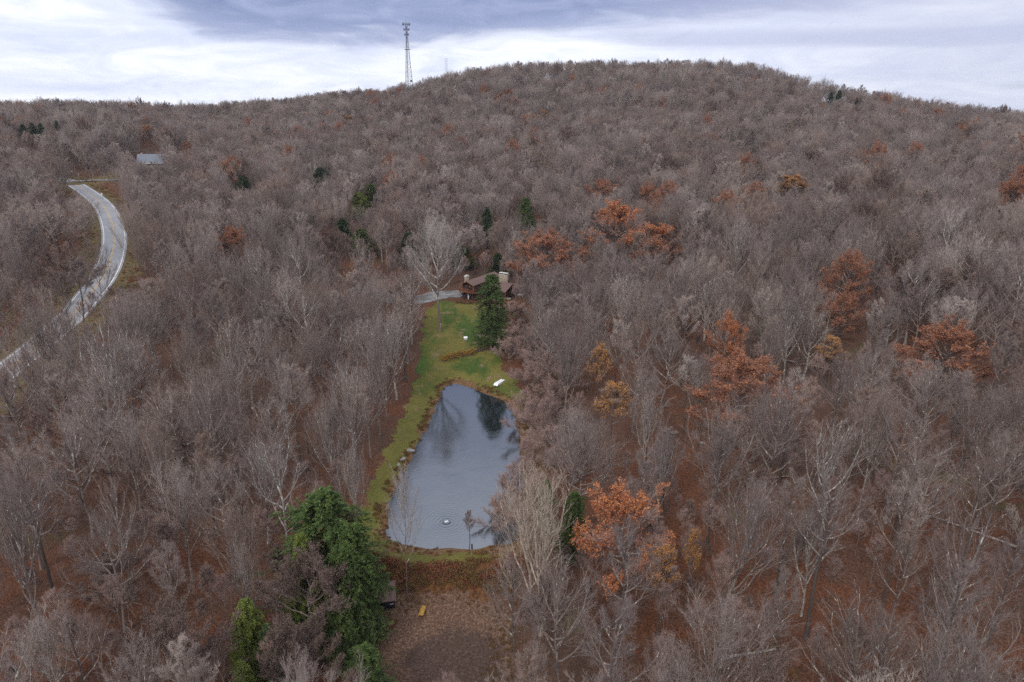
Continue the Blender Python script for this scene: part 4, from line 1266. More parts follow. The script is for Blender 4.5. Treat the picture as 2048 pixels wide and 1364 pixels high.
def scatter(name, P, var, sc, rot, meshes, label):
    """ONE object of kind stuff: points that carry the far trees or the ground growth"""
    me = bpy.data.meshes.new(name)
    me.vertices.add(len(P)); me.vertices.foreach_set("co", np.asarray(P, np.float32).ravel())
    for an, ty, dat in (("variant", 'INT', var.astype(np.int32)), ("turn", 'FLOAT', rot.astype(np.float32))):
        a = me.attributes.new(an, ty, 'POINT'); a.data.foreach_set("value", dat)
    a = me.attributes.new("size", 'FLOAT_VECTOR', 'POINT'); a.data.foreach_set("vector", sc.astype(np.float32).ravel())
    o = link(name, me, kind="stuff", label=label)
    ng = bpy.data.node_groups.new(name, 'GeometryNodeTree')
    ng.interface.new_socket("Geometry", in_out='INPUT', socket_type='NodeSocketGeometry')
    ng.interface.new_socket("Geometry", in_out='OUTPUT', socket_type='NodeSocketGeometry')
    N, L = ng.nodes.new, ng.links.new
    gi, go = N('NodeGroupInput'), N('NodeGroupOutput'); jn = N('GeometryNodeJoinGeometry')

    def attr(n, t):
        x = N('GeometryNodeInputNamedAttribute'); x.data_type = t; x.inputs[0].default_value = n
        return [s for s in x.outputs if s.enabled and s.name == 'Attribute'][0]
    va, tu, si = attr("variant", 'INT'), attr("turn", 'FLOAT'), attr("size", 'FLOAT_VECTOR')
    cx = N('ShaderNodeCombineXYZ'); L(tu, cx.inputs[2])
    for k, m in enumerate(meshes):
        src = bpy.data.objects.new(m.name, m)
        oi = N('GeometryNodeObjectInfo'); oi.inputs[0].default_value = src; oi.inputs['As Instance'].default_value = True
        cp = N('FunctionNodeCompare'); cp.data_type = 'INT'; cp.operation = 'EQUAL'
        ins = [s for s in cp.inputs if s.enabled and s.type == 'INT']
        L(va, ins[0]); ins[1].default_value = k
        ip = N('GeometryNodeInstanceOnPoints')
        L(gi.outputs[0], ip.inputs['Points']); L(cp.outputs[0], ip.inputs['Selection']); L(oi.outputs['Geometry'], ip.inputs['Instance'])
        L(cx.outputs[0], ip.inputs['Rotation']); L(si, ip.inputs['Scale'])
        L(ip.outputs[0], jn.inputs[0])
    L(jn.outputs[0], go.inputs[0])
    md = o.modifiers.new("scatter", 'NODES'); md.node_group = ng
    return o


KL = [(k, j) for k in ('bare', 'slender', 'pale', 'dull', 'rust') for j in range(len(TREES[k]))]
KI = {kj: n_ for n_, kj in enumerate(KL)}
rest = np.array([i for i in range(len(WX)) if i not in near_set])
vv = np.array([KI[(WK[i], VAR[i] % len(TREES[WK[i]]))] for i in rest])
sz = np.array([WH[i] / TREES[WK[i]][0]['H'] for i in rest])
scatter("forest", np.c_[WX[rest], WY[rest], WZ[rest] - .1], vv, np.c_[WS[rest], WS[rest], sz], ROT[rest], [joined(TREES[k][j]) for k, j in KL], "leafless grey-brown wood covering the slopes and the far hill")

# ------------------------------------------------------------------ undergrowth, weeds
def blades(seed, n, h, spread, mat, up=1.6, size=1.0):
    rng = rs(seed); a = Acc()
    base = np.c_[rng.normal(size=(n, 2)) * spread, np.zeros(n)]
    d = np.c_[rng.normal(size=(n, 2)) * .45, np.full(n, up)]; d = unit(d)
    ln = rng.uniform(.4, 1.1, n)[:, None] * h
    a.leaves(base + d * ln * .5, ln[:, 0], rng, 0, .10, flat=d * 3)
    k = n * 2; j = rng.randint(0, n, k)
    a.leaves(base[j] + d[j] * ln[j] * rng.uniform(.5, 1.05, (k, 1)) + rng.normal(size=(k, 3)) * .05, rng.uniform(.08, .2, k) * size, rng, 0, .6)
    return a.mesh("weed_clump", [M[mat]], False, True)


def strew(n, x0, x1, y0, y1, seed, keep):
    r = np.random.RandomState(seed)
    x = r.uniform(x0, x1, n); y = r.uniform(y0, y1, n)
    k = keep(x, y, r)
    return x[k], y[k], r


# low growth of saplings under the nearer trees
x, y, r = strew(9000, -190, 190, 45, 300, 21, lambda x, y, r: (np.abs(x) < y * .8 + 20) & (sdf_poly(x, y, LAWN) > 3) & (sdf_poly(x, y, POND) > 3) & (sdf_poly(x, y, CLEARING) > 1) & (sdf_poly(x, y, DAMF) > 0)
               & (seg_dist(x, y, ROAD)[0] > 8) & (seg_dist(x, y, DRIVE)[0] > 5) & (np.hypot(x - HOUSE_C[0], y - HOUSE_C[1]) > 11) & (fnoise(x, y, 14, 4) + r.normal(size=x.shape) * .3 > -.15) & (r.rand(len(x)) < .62))
z = hgt(x, y)
sc = r.uniform(.35, 1.15, len(x))
sap = []
for i_, (R_, lf_) in enumerate([(1.5, None), (1.9, None), (1.3, dict(frac=.4, per=1, size=.18))]):
    t_a, c_a = bare_tree(rs(95 + i_), 9, R_, 'slender', .8, .55, leafy=lf_, tw=.55)
    sap.append(joined(dict(tr=t_a, cr=c_a, mats=[M['bark'], M['bark'], M['twig_brown'], M['dullred']], leaf=True)))
scatter("undergrowth", np.c_[x, y, z], np.minimum(r.randint(0, 4, len(x)), 2) if 0 else r.choice([0, 0, 1, 1, 2], len(x)), np.c_[sc, sc, sc * r.uniform(.9, 1.3, len(x))], r.uniform(0, 6.28, len(x)), sap,
        "thin saplings and brush under the bare trees")
# weeds on the dam bank, round the water and on the road verge
x1, y1, r1 = strew(42000, -45, 45, 60, 175, 22, lambda x, y, r: (((sdf_poly(x, y, DAMF) < .5) & (sdf_poly(x, y, LAWN) > .1) & (r.rand(len(x)) < .55)) | ((sdf_poly(x, y, POND) > -.4) & (sdf_poly(x, y, POND) < 2.6) & (sdf_poly(x, y, LAWN) > -1.2) & (fnoise(x, y, 2.6, 3) > -.15) & (r.rand(len(x)) < .42))
                   | ((sdf_poly(x, y, CLEARING) < 1.6) & (sdf_poly(x, y, CLEARING) > -3.5 - 2 * fnoise(x, y, 3, 2)) & (r.rand(len(x)) < .42))))
x2, y2, r2 = strew(26000, -330, -60, 90, 440, 23, lambda x, y, r: (lambda d: (d > 5.2) & (d < 9.5 + 2 * r.rand(len(x))))(seg_dist(x, y, ROAD)[0]))
xa, ya = np.r_[x1, x2], np.r_[y1, y2]
za = hgt(xa, ya)
sd_ = sdf_poly(xa, ya, DAMF)
vr = np.where(fnoise(xa, ya, 5, 6) + r1.normal(size=len(xa)) * .4 > .25, 1, 0) * (sd_ < 1)
vr = np.where((fnoise(xa, ya, 4, 9) > .45) & (sd_ < 1), 2, vr)
vr = np.where(np.arange(len(xa)) >= len(x1), r1.randint(0, 4, len(xa)) % 3 * 2 % 3, vr)
sc = r1.uniform(.5, 1.25, len(xa)) * np.where(sd_ < 0, 1.1, np.where((ya < 106) & (np.abs(xa) < 30), .5, .75))
scatter("weeds", np.c_[xa, ya, za - .05], vr, np.c_[sc, sc, sc], r1.uniform(0, 6.28, len(xa)),
        [blades(1, 46, .75, .28, 'weed'), blades(2, 46, .85, .30, 'redweed', 1.4, 1.3), blades(3, 50, .7, .3, 'weed', 1.5, 1.2)], "dry brown and red weeds on the dam bank, pond edge and road verge")

# ------------------------------------------------------------------ helpers for built things


def B(name, parent, mat, *boxes, bevel=0.02, cat=None):
    a = Acc()
    for b_ in boxes: a.box(*b_)
    me = a.mesh(name, [mat])
    o = link(name, me, parent)
    if bevel:
        m = o.modifiers.new("bevel", 'BEVEL'); m.width = bevel; m.segments = 1
    return o


def poly_prism(name, parent, mat, prof, u0, u1, axis='y', mats=None):
    """extrude a closed (a, z) profile along y (or x)"""
    n = len(prof)
    f = (lambda a, z, t: (a, t, z)) if axis == 'y' else (lambda a, z, t: (t, a, z))
    V = [f(a, z, u0) for a, z in prof] + [f(a, z, u1) for a, z in prof]
    me = bpy.data.meshes.new(name)
    F = [tuple(range(n))[::-1], tuple(range(n, 2 * n))] + [(i, (i + 1) % n, n + (i + 1) % n, n + i) for i in range(n)]
    me.from_pydata(V, [], F); me.materials.append(mat); me.update()
    return link(name, me, parent)


def tubes(name, parent, mat, segs, k=6):
    a = Acc()
    for s_ in segs: a.tube(np.array([s_[0], s_[1]], float), np.array([s_[2], s_[3] if len(s_) > 3 else s_[2]]), k, 0, True)
    return link(name, a.mesh(name, [mat]), parent)


def siding(name, c, sc=(0, 0, 5), dark=.5):
    b = MatB(name, .85, .2)
    v = b.nt.nodes.new("ShaderNodeSeparateXYZ"); b.nt.links.new(b.tc.outputs["Object"], v.inputs[0])
    h = b.math('FRACT', b.math('MULTIPLY', v.outputs[2], 5.0))
    n = b.noise(2.5, 5, .7, b.vec("Object", (1, 1, 5)))
    cc = b.ramp(n, [(.3, tuple(x * .6 for x in c)), (.7, tuple(x * 1.3 for x in c))])
    cc = b.mix(b.step(h, .12, .0), cc, tuple(x * .3 for x in c))
    return b.col(cc).bump(h, .4, .02).m


def stone(name):
    b = MatB(name, .9, .2)
    d = b.vor(2.6, feature='DISTANCE_TO_EDGE'); n = b.nt.nodes.new("ShaderNodeTexVoronoi"); n.inputs["Scale"].default_value = 2.6
    b.nt.links.new(b.tc.outputs["Object"], n.inputs["Vector"])
    sp_ = b.nt.nodes.new("ShaderNodeSeparateColor"); b.nt.links.new(n.outputs["Color"], sp_.inputs[0])
    c = b.ramp(sp_.outputs[0], [(0, (.22, .16, .11)), (.35, (.42, .33, .24)), (.7, (.30, .25, .21)), (1, (.55, .48, .38))])
    c = b.mix(b.step(d, .07, .03), c, (.16, .14, .12))
    return b.col(c).bump(d, .6, .05).m


MB_ = siding("brown_siding", (.085, .042, .032)); MT = simple("copper_brown_trim", (.26, .105, .055), .7, .25, 3)
MRF = simple("brown_shingles", (.15, .098, .088), .9, .28, 5); MST = stone("fieldstone"); MCAP = simple("pale_stone_cap", (.55, .52, .48), .8, .15)
MDK = simple("dark_glass", (.012, .013, .016), .08, .1, 1, .6); MWH = simple("white_paint", (.78, .78, .80), .5, .06); MBLK = siding("black_planks", (.018, .019, .024))
MSTL = simple("galvanised_steel", (.13, .15, .18), .5, .15, 2, .5, .4); MPOLE = simple("weathered_pole", (.34, .31, .28), .85, .2, 2)
MGRY = simple("grey_blue_shingles", (.17, .185, .22), .85, .15, 3); MWALL = siding("cream_siding", (.34, .31, .29))

# ------------------------------------------------------------------ the brown house
hx, hy = gpz(938, 599, 8.3)
house = thing("house", "brown gambrel house with front balcony and two stone chimneys above the lawn", "house", (hx, hy, 8.25), -math.atan2(.53, .85))
W = 2.75; Lh = 15.5
wl = poly_prism("wall", house, MB_, [(-W, 0), (W, 0), (W, 3.0), (W - .35, 5.35), (0, 6.45), (-W + .35, 5.35), (-W, 3.0)], 0, Lh)
rf = poly_prism("roof", house, MRF, [(-W - .15, 5.33), (-W - .15, 5.46), (0, 6.72), (W + .15, 5.46), (W + .15, 5.33), (0, 6.57)], -1.35, Lh + .4)
poly_prism("fascia", rf, MT, [(-W - .2, 5.22), (-W - .2, 5.48), (0, 6.75), (W + .2, 5.48), (W + .2, 5.22), (0, 6.50)], -1.42, -1.352)
tubes("slanted_post", house, MT, [((-W - .18, -1.25, 2.95), (-W + .1, -1.25, 5.3), .13)]); tubes("slanted_post", house, MT, [((W + .18, -1.25, 2.95), (W - .1, -1.25, 5.3), .13)])
B("balcony_deck", house, MT, (-W - .3, W + .3, -1.5, -.003, 2.78, 2.96))
rl = B("railing", house, MT, (-W - .3, W + .3, -1.5, -1.40, 3.86, 3.98), (-W - .3, W + .3, -1.48, -1.42, 3.08, 3.16), (-W - .3, -W - .2, -1.39, 0, 3.86, 3.98), (W + .2, W + .3, -1.39, 0, 3.86, 3.98), bevel=0)
B("baluster_row", rl, MT, *[(x_, x_ + .06, -1.475, -1.425, 2.96, 3.86) for x_ in np.arange(-W - .2, W + .25, .28)], bevel=0)
d_ = B("sliding_door", house, MT, (-.25, 1.45, -.08, -.003, 2.97, 5.1)); B("pane", d_, MDK, (-.12, .55, -.12, -.083, 3.1, 4.98), (.66, 1.33, -.12, -.083, 3.1, 4.98), bevel=0)
B("wall_lamp", house, MWH, (-1.1, -.95, -.15, -.003, 4.6, 4.85))
for sx_ in (-1, 1):
    tubes("brace", house, MB_, [((sx_ * (W + .1), -1.35, 2.78), (sx_ * (W - .3), -.02, 1.1), .12)])
w_ = B("lower_door", house, MWH, (-.45, .05, -.10, -.003, .1, 2.2)); B("pane", w_, MDK, (.10, .95, -.08, -.004, .35, 2.1), (-1.5, -.6, -.08, -.004, .6, 2.0), bevel=0)
B("chimney", house, MST, (-W - .95, -W - .005, 2.6, 4.2, 0, 6.9)); 
ch = B("chimney_cap", house, MCAP, (-W - 1.05, -W + .1, 2.5, 4.3, 6.902, 7.1), (-W - .9, -W - .1, 2.65, 4.15, 7.3, 7.42)); B("flue", ch, MDK, (-W - .7, -W - .3, 2.9, 3.9, 7.102, 7.298))
# side wing
wg = poly_prism("wing_wall", house, MB_, [(6.2, 0), (14.4, 0), (14.4, 3.0), (10.3, 4.6), (6.2, 3.0)], W + .003, 10.4, 'x')
wr = poly_prism("wing_roof", house, MRF, [(5.3, 2.72), (5.3, 2.86), (10.3, 4.93), (15.1, 2.98), (15.1, 2.84), (10.3, 4.78)], W + .01, 11.2, 'x')
B("wing_chimney", house, MST, (4.6, 8.0, 11.6, 13.0, 2.5, 7.0)); cc = B("wing_chimney_cap", house, MCAP, (4.5, 8.1, 11.5, 13.1, 7.002, 7.16), (4.6, 8.0, 11.6, 13.0, 7.55, 7.68)); B("flue", cc, MDK, (4.8, 7.8, 11.8, 12.8, 7.162, 7.548))
B("porch_post", house, MT, (10.9, 11.1, 5.5, 5.7, 0, 2.75)); B("window", wg, MDK, (4.5, 6.0, 6.12, 6.197, 1.0, 2.3), (7.2, 8.8, 6.12, 6.197, 1.0, 2.3), bevel=0)
B("vent", rf, MCAP, (1.1, 1.5, 8.0, 8.5, 6.05, 6.5))

# low wall, tarp, flower bed
x_, y_, z_ = gp(1003, 600)
t_w = link("stone_wall", None, None, (x_, y_, z_), -.06, label="low pale stone wall along the terrace beside the brown house", category="wall")
B("coping", t_w, MCAP, (-3.2, 3.2, -.28, .28, .45, .55)); B("stonework", t_w, MST, (-3.1, 3.1, -.22, .22, -.3, .448))


def lump(name, parent, mat, sx_, sy_, sz_, seed, n=3):
    me = bpy.data.meshes.new(name)
    import bmesh
    bm = bmesh.new(); bmesh.ops.create_icosphere(bm, subdivisions=n, radius=1)
    r_ = rs(seed); ph = r_.uniform(0, 6, 6)
    for v in bm.verts:
        c = v.co; k = 1 + .16 * math.sin(3 * c.x + ph[0] + 2 * c.y) + .14 * math.sin(4 * c.y + ph[1] - 3 * c.z) + .07 * math.sin(9 * c.x + ph[2]) * math.sin(8 * c.y + ph[3])
        v.co = Vector((c.x * sx_ * k, c.y * sy_ * k, c.z * sz_ * k))
    bm.to_mesh(me); bm.free(); me.materials.append(mat)
    me.polygons.foreach_set("use_smooth", [True] * len(me.polygons))
    return link(name, me, parent)


def lumpt(name, label, cat, px, py, mat, sx_, sy_, sz_, seed, group=None, dz=0., rz=0.):
    o = lump(name, None, mat, sx_, sy_, sz_, seed)
    x, y, z = gp(px, py); o.location = (x, y, z + dz); o.rotation_euler = (0, 0, rz)
    o['label'] = label; o['category'] = cat
    if group: o['group'] = group
    return o


lumpt("tarpaulin", "crumpled white tarpaulin on the ground past the brown house", "tarpaulin", 1041, 590, MWH, 1.3, .8, .25, 1, dz=.1)
for i, (a, b_, s_, lb) in enumerate([(822, 905, .75, "biggest grey boulder on the grass bank at the pond's far edge"), (806, 921, .6, "flat grey boulder just below the biggest one on the pond bank"), (798, 934, .45, "smallest grey boulder of the pond bank trio"), (1404, 890, .5, "lone grey rock in the leaf litter on the hill side")]):
    lumpt("boulder", lb, "rock", a, b_, simple("boulder_stone", (.26, .25, .24), .9, .3, 3), s_ * 1.2, s_ * .8, s_ * .5, 10 + i, dz=.1, rz=i)


def leafy_row(name, label, cat, pts, w, h, mat, seed, n=1600, size=.3):
    """low hedge or bed: stems and leaves filling a long mound"""
    rng = rs(seed); a = Acc(); b_ = Acc()
    P = np.array([gp(*p) for p in pts]); o0 = P[0].copy(); P = P - o0
    d = np.r_[0, np.cumsum(np.hypot(*np.diff(P[:, :2], axis=0).T))]
    t = rng.uniform(0, d[-1], n); c = np.c_[tuple(np.interp(t, d, P[:, k]) for k in range(3))]
    hh = h * (.75 + .25 * np.sin(t * 1.9 + seed)) * rng.uniform(.15, 1., n) ** .5
    c = c + np.c_[rng.normal(size=(n, 2)) * w * .33 * (1.1 - .5 * hh[:, None] / h), hh]
    a.leaves(c, rng.uniform(.6, 1.3, n) * size, rng, 0, .7)
    m = n // 5; q = c[:m].copy(); q[:, 2] = np.interp(t[:m], d, P[:, 2])
    o = thing(name, label, cat, tuple(o0))
    a.cones(q, c[:m], np.full(m, .02), 1); link("foliage", a.mesh("foliage", [M[mat], M['twig_brown']], False, True), o)
    return o


M['goldbush'] = leaf_mat("golden_brown_leaves", [(0, (.16, .085, .02)), (.5, (.32, .18, .04)), (1, (.42, .25, .06))])
leafy_row("hedge", "low golden-brown hedge crossing the lawn below the birdhouse", "hedge", [(886, 722), (905, 718), (925, 713), (946, 708)], 2.2, 1.5, 'goldbush', 3, 2600, .34)
leafy_row("flower_bed", "dry brown bed of shrubs at the foot of the brown house", "flower bed", [(912, 606), (926, 607), (945, 608)], 1.6, .9, 'weed', 4, 1300, .3)
leafy_row("hedge", "dark scrappy brush line joining the golden-brown hedge to the conifer", "hedge", [(950, 707), (970, 702), (992, 697)], 1.5, .9, 'dullred', 5, 900, .25)

# ------------------------------------------------------------------ things round the pond
x_, y_, z_ = gp(999, 769)
bt = thing("rowing_boat", "white upturned flat-bottomed boat lying on the grass by the pond's upper end", "boat", (x_, y_, z_ + .02), math.radians(-32))
poly_prism("hull", bt, MWH, [(-2.0, .02), (2.0, .02), (1.75, .5), (-1.55, .5)], -.62, .62, 'x').scale = (1, 1, 1)
B("keel", bt, MCAP, (-.05, .05, -1.4, 1.6, .502, .56)); B("gunwale", bt, MCAP, (-.68, -.622, -2.0, 2.0, .02, .12), (.622, .68, -2.0, 2.0, .02, .12))
x_, y_, z_ = gp(932, 702)
bh = thing("birdhouse", "white birdhouse on a tall thin pole in the lawn above the golden hedge", "birdhouse", (x_, y_, z_))
tubes("pole", bh, MSTL, [((0, 0, -.2), (0, 0, 3.2), .04)])
B("box", bh, MWH, (-.45, .45, -.32, .32, 3.2, 3.85)); poly_prism("roof", bh, MWH, [(-.42, 3.852), (.42, 3.852), (0, 4.15)], -.55, .55, 'x')
B("entrance_hole", bh, MDK, (-.3, -.15, -.335, -.322, 3.4, 3.6), (.15, .3, -.335, -.322, 3.4, 3.6), bevel=0)
ae = thing("fountain_aerator", "small white bubbling aerator ringed by ripples near the dam end of the pond", "aerator", (AER[0], AER[1], -.42))
a = Acc(); th = np.linspace(0, 2 * math.pi, 25); a.tube(np.c_[np.cos(th) * .62, np.sin(th) * .62, np.full(25, .03)], .10, 6); link("float_ring", a.mesh("float_ring", [MSTL], True), ae)
fo = lump("bubbling_water", ae, simple("white_foam", (.60, .63, .68), .4, .35, 14), .34, .26, .20, 5); fo.location = (0, 0, .08)
x_, y_, z_ = gp(944, 1097)
po = thing("mooring_post", "short dark wooden post standing at the dam edge of the water", "post", (x_, y_, z_)); tubes("shaft", po, MBLK, [((0, 0, -.4), (0, 0, .75), .14, .13)]); tubes("cap", po, MB_, [((0, 0, .752), (0, 0, .82), .16)])

x_, y_, z_ = gp(766, 1226)
sh = thing("shed", "small black plank shed with brown roof at the foot of the dam", "shed", (x_, y_ + .6, z_ - .1), math.radians(10))
B("wall", sh, MBLK, (-2.3, 1.75, -.1, .0, 0, 1.9), (-2.3, 1.75, 2.6, 2.7, 0, 2.6), (-2.3, -2.2, .002, 2.598, 0, 2.0), (1.65, 1.75, .002, 2.598, 0, 2.0), bevel=0)
poly_prism("roof", sh, simple("brown_felt_roof", (.15, .095, .085), .9, .3, 4), [(-.55, 1.92), (-.55, 2.0), (3.0, 3.0), (3.0, 2.9)], -2.6, 2.0, 'x')
B("pale_board", sh, MCAP, (1.0, 1.55, -.16, -.102, 1.05, 1.2))
x_, y_, z_ = gp(847, 1226)
MYW = simple("yellow_wood", (.40, .235, .055), .8, .35, 4)
yb = thing("footbridge", "narrow yellow wooden plank footbridge at the edge of the leafy clearing", "footbridge", (x_, y_, z_ + .05), math.radians(-8))
B("deck", yb, MYW, *[(-.30, .32, q, q + .2, .16, .21) for q in np.arange(-1.5, 1.4, .24)], bevel=0)
B("rail", yb, MYW, (.33, .40, -1.6, 1.5, .1, .34)); B("rail", yb, MYW, (-.38, -.31, -1.6, 1.5, .1, .24)); B("sill_board", yb, MYW, (-1.0, .3, 1.52, 1.66, .1, .25))


MLOG = bark_mat('weathered_log', (.20, .16, .14), (.40, .36, .32), .5)


def log(label, p0, p1, r0, r1, seed, lift=.2, snag=True):
    A_, B_ = np.array(gp(*p0)), np.array(gp(*p1))
    n = 14; t = np.linspace(0, 1, n)[:, None]; rng = rs(seed)
    P = A_ * (1 - t) + B_ * t; P[:, 2] = hgt(P[:, 0], P[:, 1]) * .5 + P[:, 2] * .5 + lift + rng.normal(size=n) * .03
    P -= A_
    o = thing("fallen_log", label, "log", tuple(A_), 0, "fallen trunks")
    a = Acc(); a.tube(P, np.linspace(r0, r1, n), 8, 0, True); link("trunk", a.mesh("trunk", [MLOG], True), o)
    a = Acc()
    for i in (5, 8, 10, 12):
        d = rng.normal(size=3) * .5; d[2] = abs(d[2]) + .4
        a.tube(np.array([P[i], P[i] + d * .8, P[i] + d * 1.7 + rng.normal(size=3) * .15]), np.array([.07, .05, .015]), 5)
    link("branch_stub", a.mesh("branch_stub", [M['bark_ochre']]), o)


log("long weathered fallen trunk lying on the slope at the photo's far side from the road", (2034, 1100), (1848, 1030), .21, .09, 1)
log("short pale fallen trunk among the lowest broad grey crowns", (1455, 1318), (1552, 1305), .22, .12, 2)
log("dark fallen trunk behind the flat red crown", (1560, 722), (1662, 742), .26, .12, 3)
log("thin bleached fallen trunk across the road side wood", (318, 935), (372, 912), .18, .08, 4)
log("thin fallen trunk under the tree line beside the grey crowns", (1490, 962), (1580, 955), .16, .08, 5)

# ------------------------------------------------------------------ poles, signs, car, grey house
def pole(label, px, pt, H, arms, lean=0.):
    x, y, z = by_top(px, pt, H)
    o = thing("utility_pole", label, "utility pole", (x, y, z), .5, "utility poles near the road")
    tubes("shaft", o, MPOLE, [((0, 0, -.5), (lean, 0, H), .17, .12)], 8)
    for k in range(arms):
        zc = H - .5 - k * 2.2
        B("crossarm", o, MPOLE, (-1.2, 1.2, -.19, -.13, zc, zc + .16))
        B("insulator", o, MCAP, *[(q, q + .1, -.2, -.1, zc + .162, zc + .36) for q in (-1.1, -.5, .4, 1.0)], bevel=0)


pole("utility pole with two crossarms rising from the wood inside the road bend", 354, 496, 12, 2)
pole("distant utility pole by the side road, nearer the grey roofed house", 247, 284, 11, 2)
pole("distant bare utility pole between the road and the double-armed one", 215, 278, 11, 0)
pole("leaning short pale pole at the side road junction", 156, 346, 5, 0)


def sign(name, label, cat, px, py, H, mat, shape):
    x, y, z = by_top(px, py, H)
    o = thing(name, label, cat, (x, y, z), math.radians(-20))
    tubes("post", o, MSTL, [((0, 0, -.3), (0, 0, H - .2), .05)])
    a = Acc(); n = {'round': 20, 'diamond': 4}[shape]
    th = np.arange(n) * 2 * math.pi / n + (0 if shape == 'diamond' else 0)
    R_ = .62
    V = np.vstack([np.c_[np.cos(th) * R_, np.full(n, -.09), H - .5 + np.sin(th) * R_], np.c_[np.cos(th) * R_, np.full(n, -.055), H - .5 + np.sin(th) * R_]])
    me = bpy.data.meshes.new("plate"); me.from_pydata(V.tolist(), [], [tuple(range(n)), tuple(range(2 * n - 1, n - 1, -1))] + [(i, n + i, n + (i + 1) % n, (i + 1) % n) for i in range(n)]); me.materials.append(mat); me.update()
    link("plate", me, o)


sign("road_sign", "round white sign beside the road just past the side road", "sign", 203, 386, 2.8, MWH, 'round')
sign("road_sign", "yellow diamond warning sign on the outside of the road bend", "sign", 254, 459, 2.8, simple("yellow_sign_paint", (.72, .50, .02), .5, .05), 'diamond')
x_, y_, z_ = gp(145, 348)
mbx = thing("mailbox", "white mailbox on a post across the side road junction", "mailbox", (x_, y_, z_)); tubes("post", mbx, MPOLE, [((0, 0, -.2), (0, 0, 1.1), .07)]); B("box", mbx, MWH, (-.6, .6, -.25, .25, 1.1, 1.6), bevel=.08)

x_, y_, z_ = gp(308, 668)
car = thing("parked_car", "old dark car with pale trim half hidden in the wood inside the road bend", "car", (x_, y_, z_ + .02), math.radians(12))
MCR = simple("faded_car_paint", (.10, .105, .11), .45, .3, 1.5, .5)
poly_prism("body", car, MCR, [(-2.1, .35), (2.1, .35), (2.15, .75), (1.9, .95), (1.0, 1.0), (.55, 1.45), (-1.0, 1.48), (-1.55, 1.02), (-2.1, .95)], -.82, .82, 'x').rotation_euler = (0, 0, 0)
B("trim", car, MCAP, (-.86, -.822, -2.0, 2.0, .78, .86), (.822, .86, -2.0, 2.0, .78, .86), (-.6, .6, -1.0, .5, 1.485, 1.52), bevel=0)
B("window", car, MDK, (-.84, -.823, -.95, .55, 1.02, 1.38), (.823, .84, -.95, .55, 1.02, 1.38), bevel=0)
for sx_ in (-1, 1):
    for yy in (-1.35, 1.35):
        wv_ = tubes("wheel", car, simple("tyre_rubber", (.03, .03, .03), .8, .1), [((sx_ * .68, yy, .34), (sx_ * .86, yy, .34), .34)], 16)
        tubes("rim", wv_, MSTL, [((sx_ * .861, yy, .34), (sx_ * .88, yy, .34), .19)], 12)
car.rotation_euler = (0, 0, math.radians(-75))

a_ = ray(302, 308); k_ = 460 / math.hypot(a_[0], a_[1]); x_, y_ = a_[0] * k_, a_[1] * k_; z_ = hz(x_, y_)
gh_ = thing("house", "far small house with grey-blue roof beyond the road junction", "house", (x_, y_, z_), math.radians(14))
poly_prism("wall", gh_, MWALL, [(-4.5, 0), (4.5, 0), (4.5, 2.9), (0, 7.0), (-4.5, 2.9)], -6.8, 6.8, 'x')
poly_prism("roof", gh_, MGRY, [(-5.3, 2.35), (-5.3, 2.6), (0, 7.4), (5.3, 2.6), (5.3, 2.35), (0, 7.12)], -7.3, 7.3, 'x')
B("chimney", gh_, MST, (-5.6, -4.6, .6, 1.6, 5.5, 8.0)); B("window", gh_, MDK, *[(q, q + 1.2, -4.56, -4.503, 1.0, 2.1) for q in (-5, -1.8, 1.2, 4.2)], bevel=0); B("gutter", gh_, MWH, (-7.3, 7.3, -5.42, -5.303, 2.3, 2.5))
x_, y_, z_ = gp(272, 312)
bs = thing("shed", "tiny tan shed beside the far house with grey-blue roof", "shed", (x_, y_ + 3, z_)); B("wall", bs, simple("tan_boards", (.32, .21, .14), .8), (-2, 2, -1.5, 1.5, 0, 2.4)); poly_prism("roof", bs, MRF, [(-1.8, 2.402), (1.8, 2.402), (0, 3.4)], -2.3, 2.3, 'x')

# ------------------------------------------------------------------ towers on the hill
def at_height(px, py, D):
    """height above the sea of a picture row at horizontal distance D"""
    r_ = ray(px, py); return CAMZ + D * r_[2] / math.hypot(r_[0], r_[1])


D1 = 720; a_ = ray(817, 150); k_ = D1 / math.hypot(a_[0], a_[1]); tx, ty = a_[0] * k_, a_[1] * k_; tz = hz(tx, ty); TH = at_height(815, 47, D1) - tz
tw = thing("communications_tower", "tall dark three-legged lattice tower with antenna rings on the hill", "tower", (tx, ty, tz), .35)


def wid(z): return .9 + 4.4 * max(0, 1 - z / (TH * .86)) ** 1.15


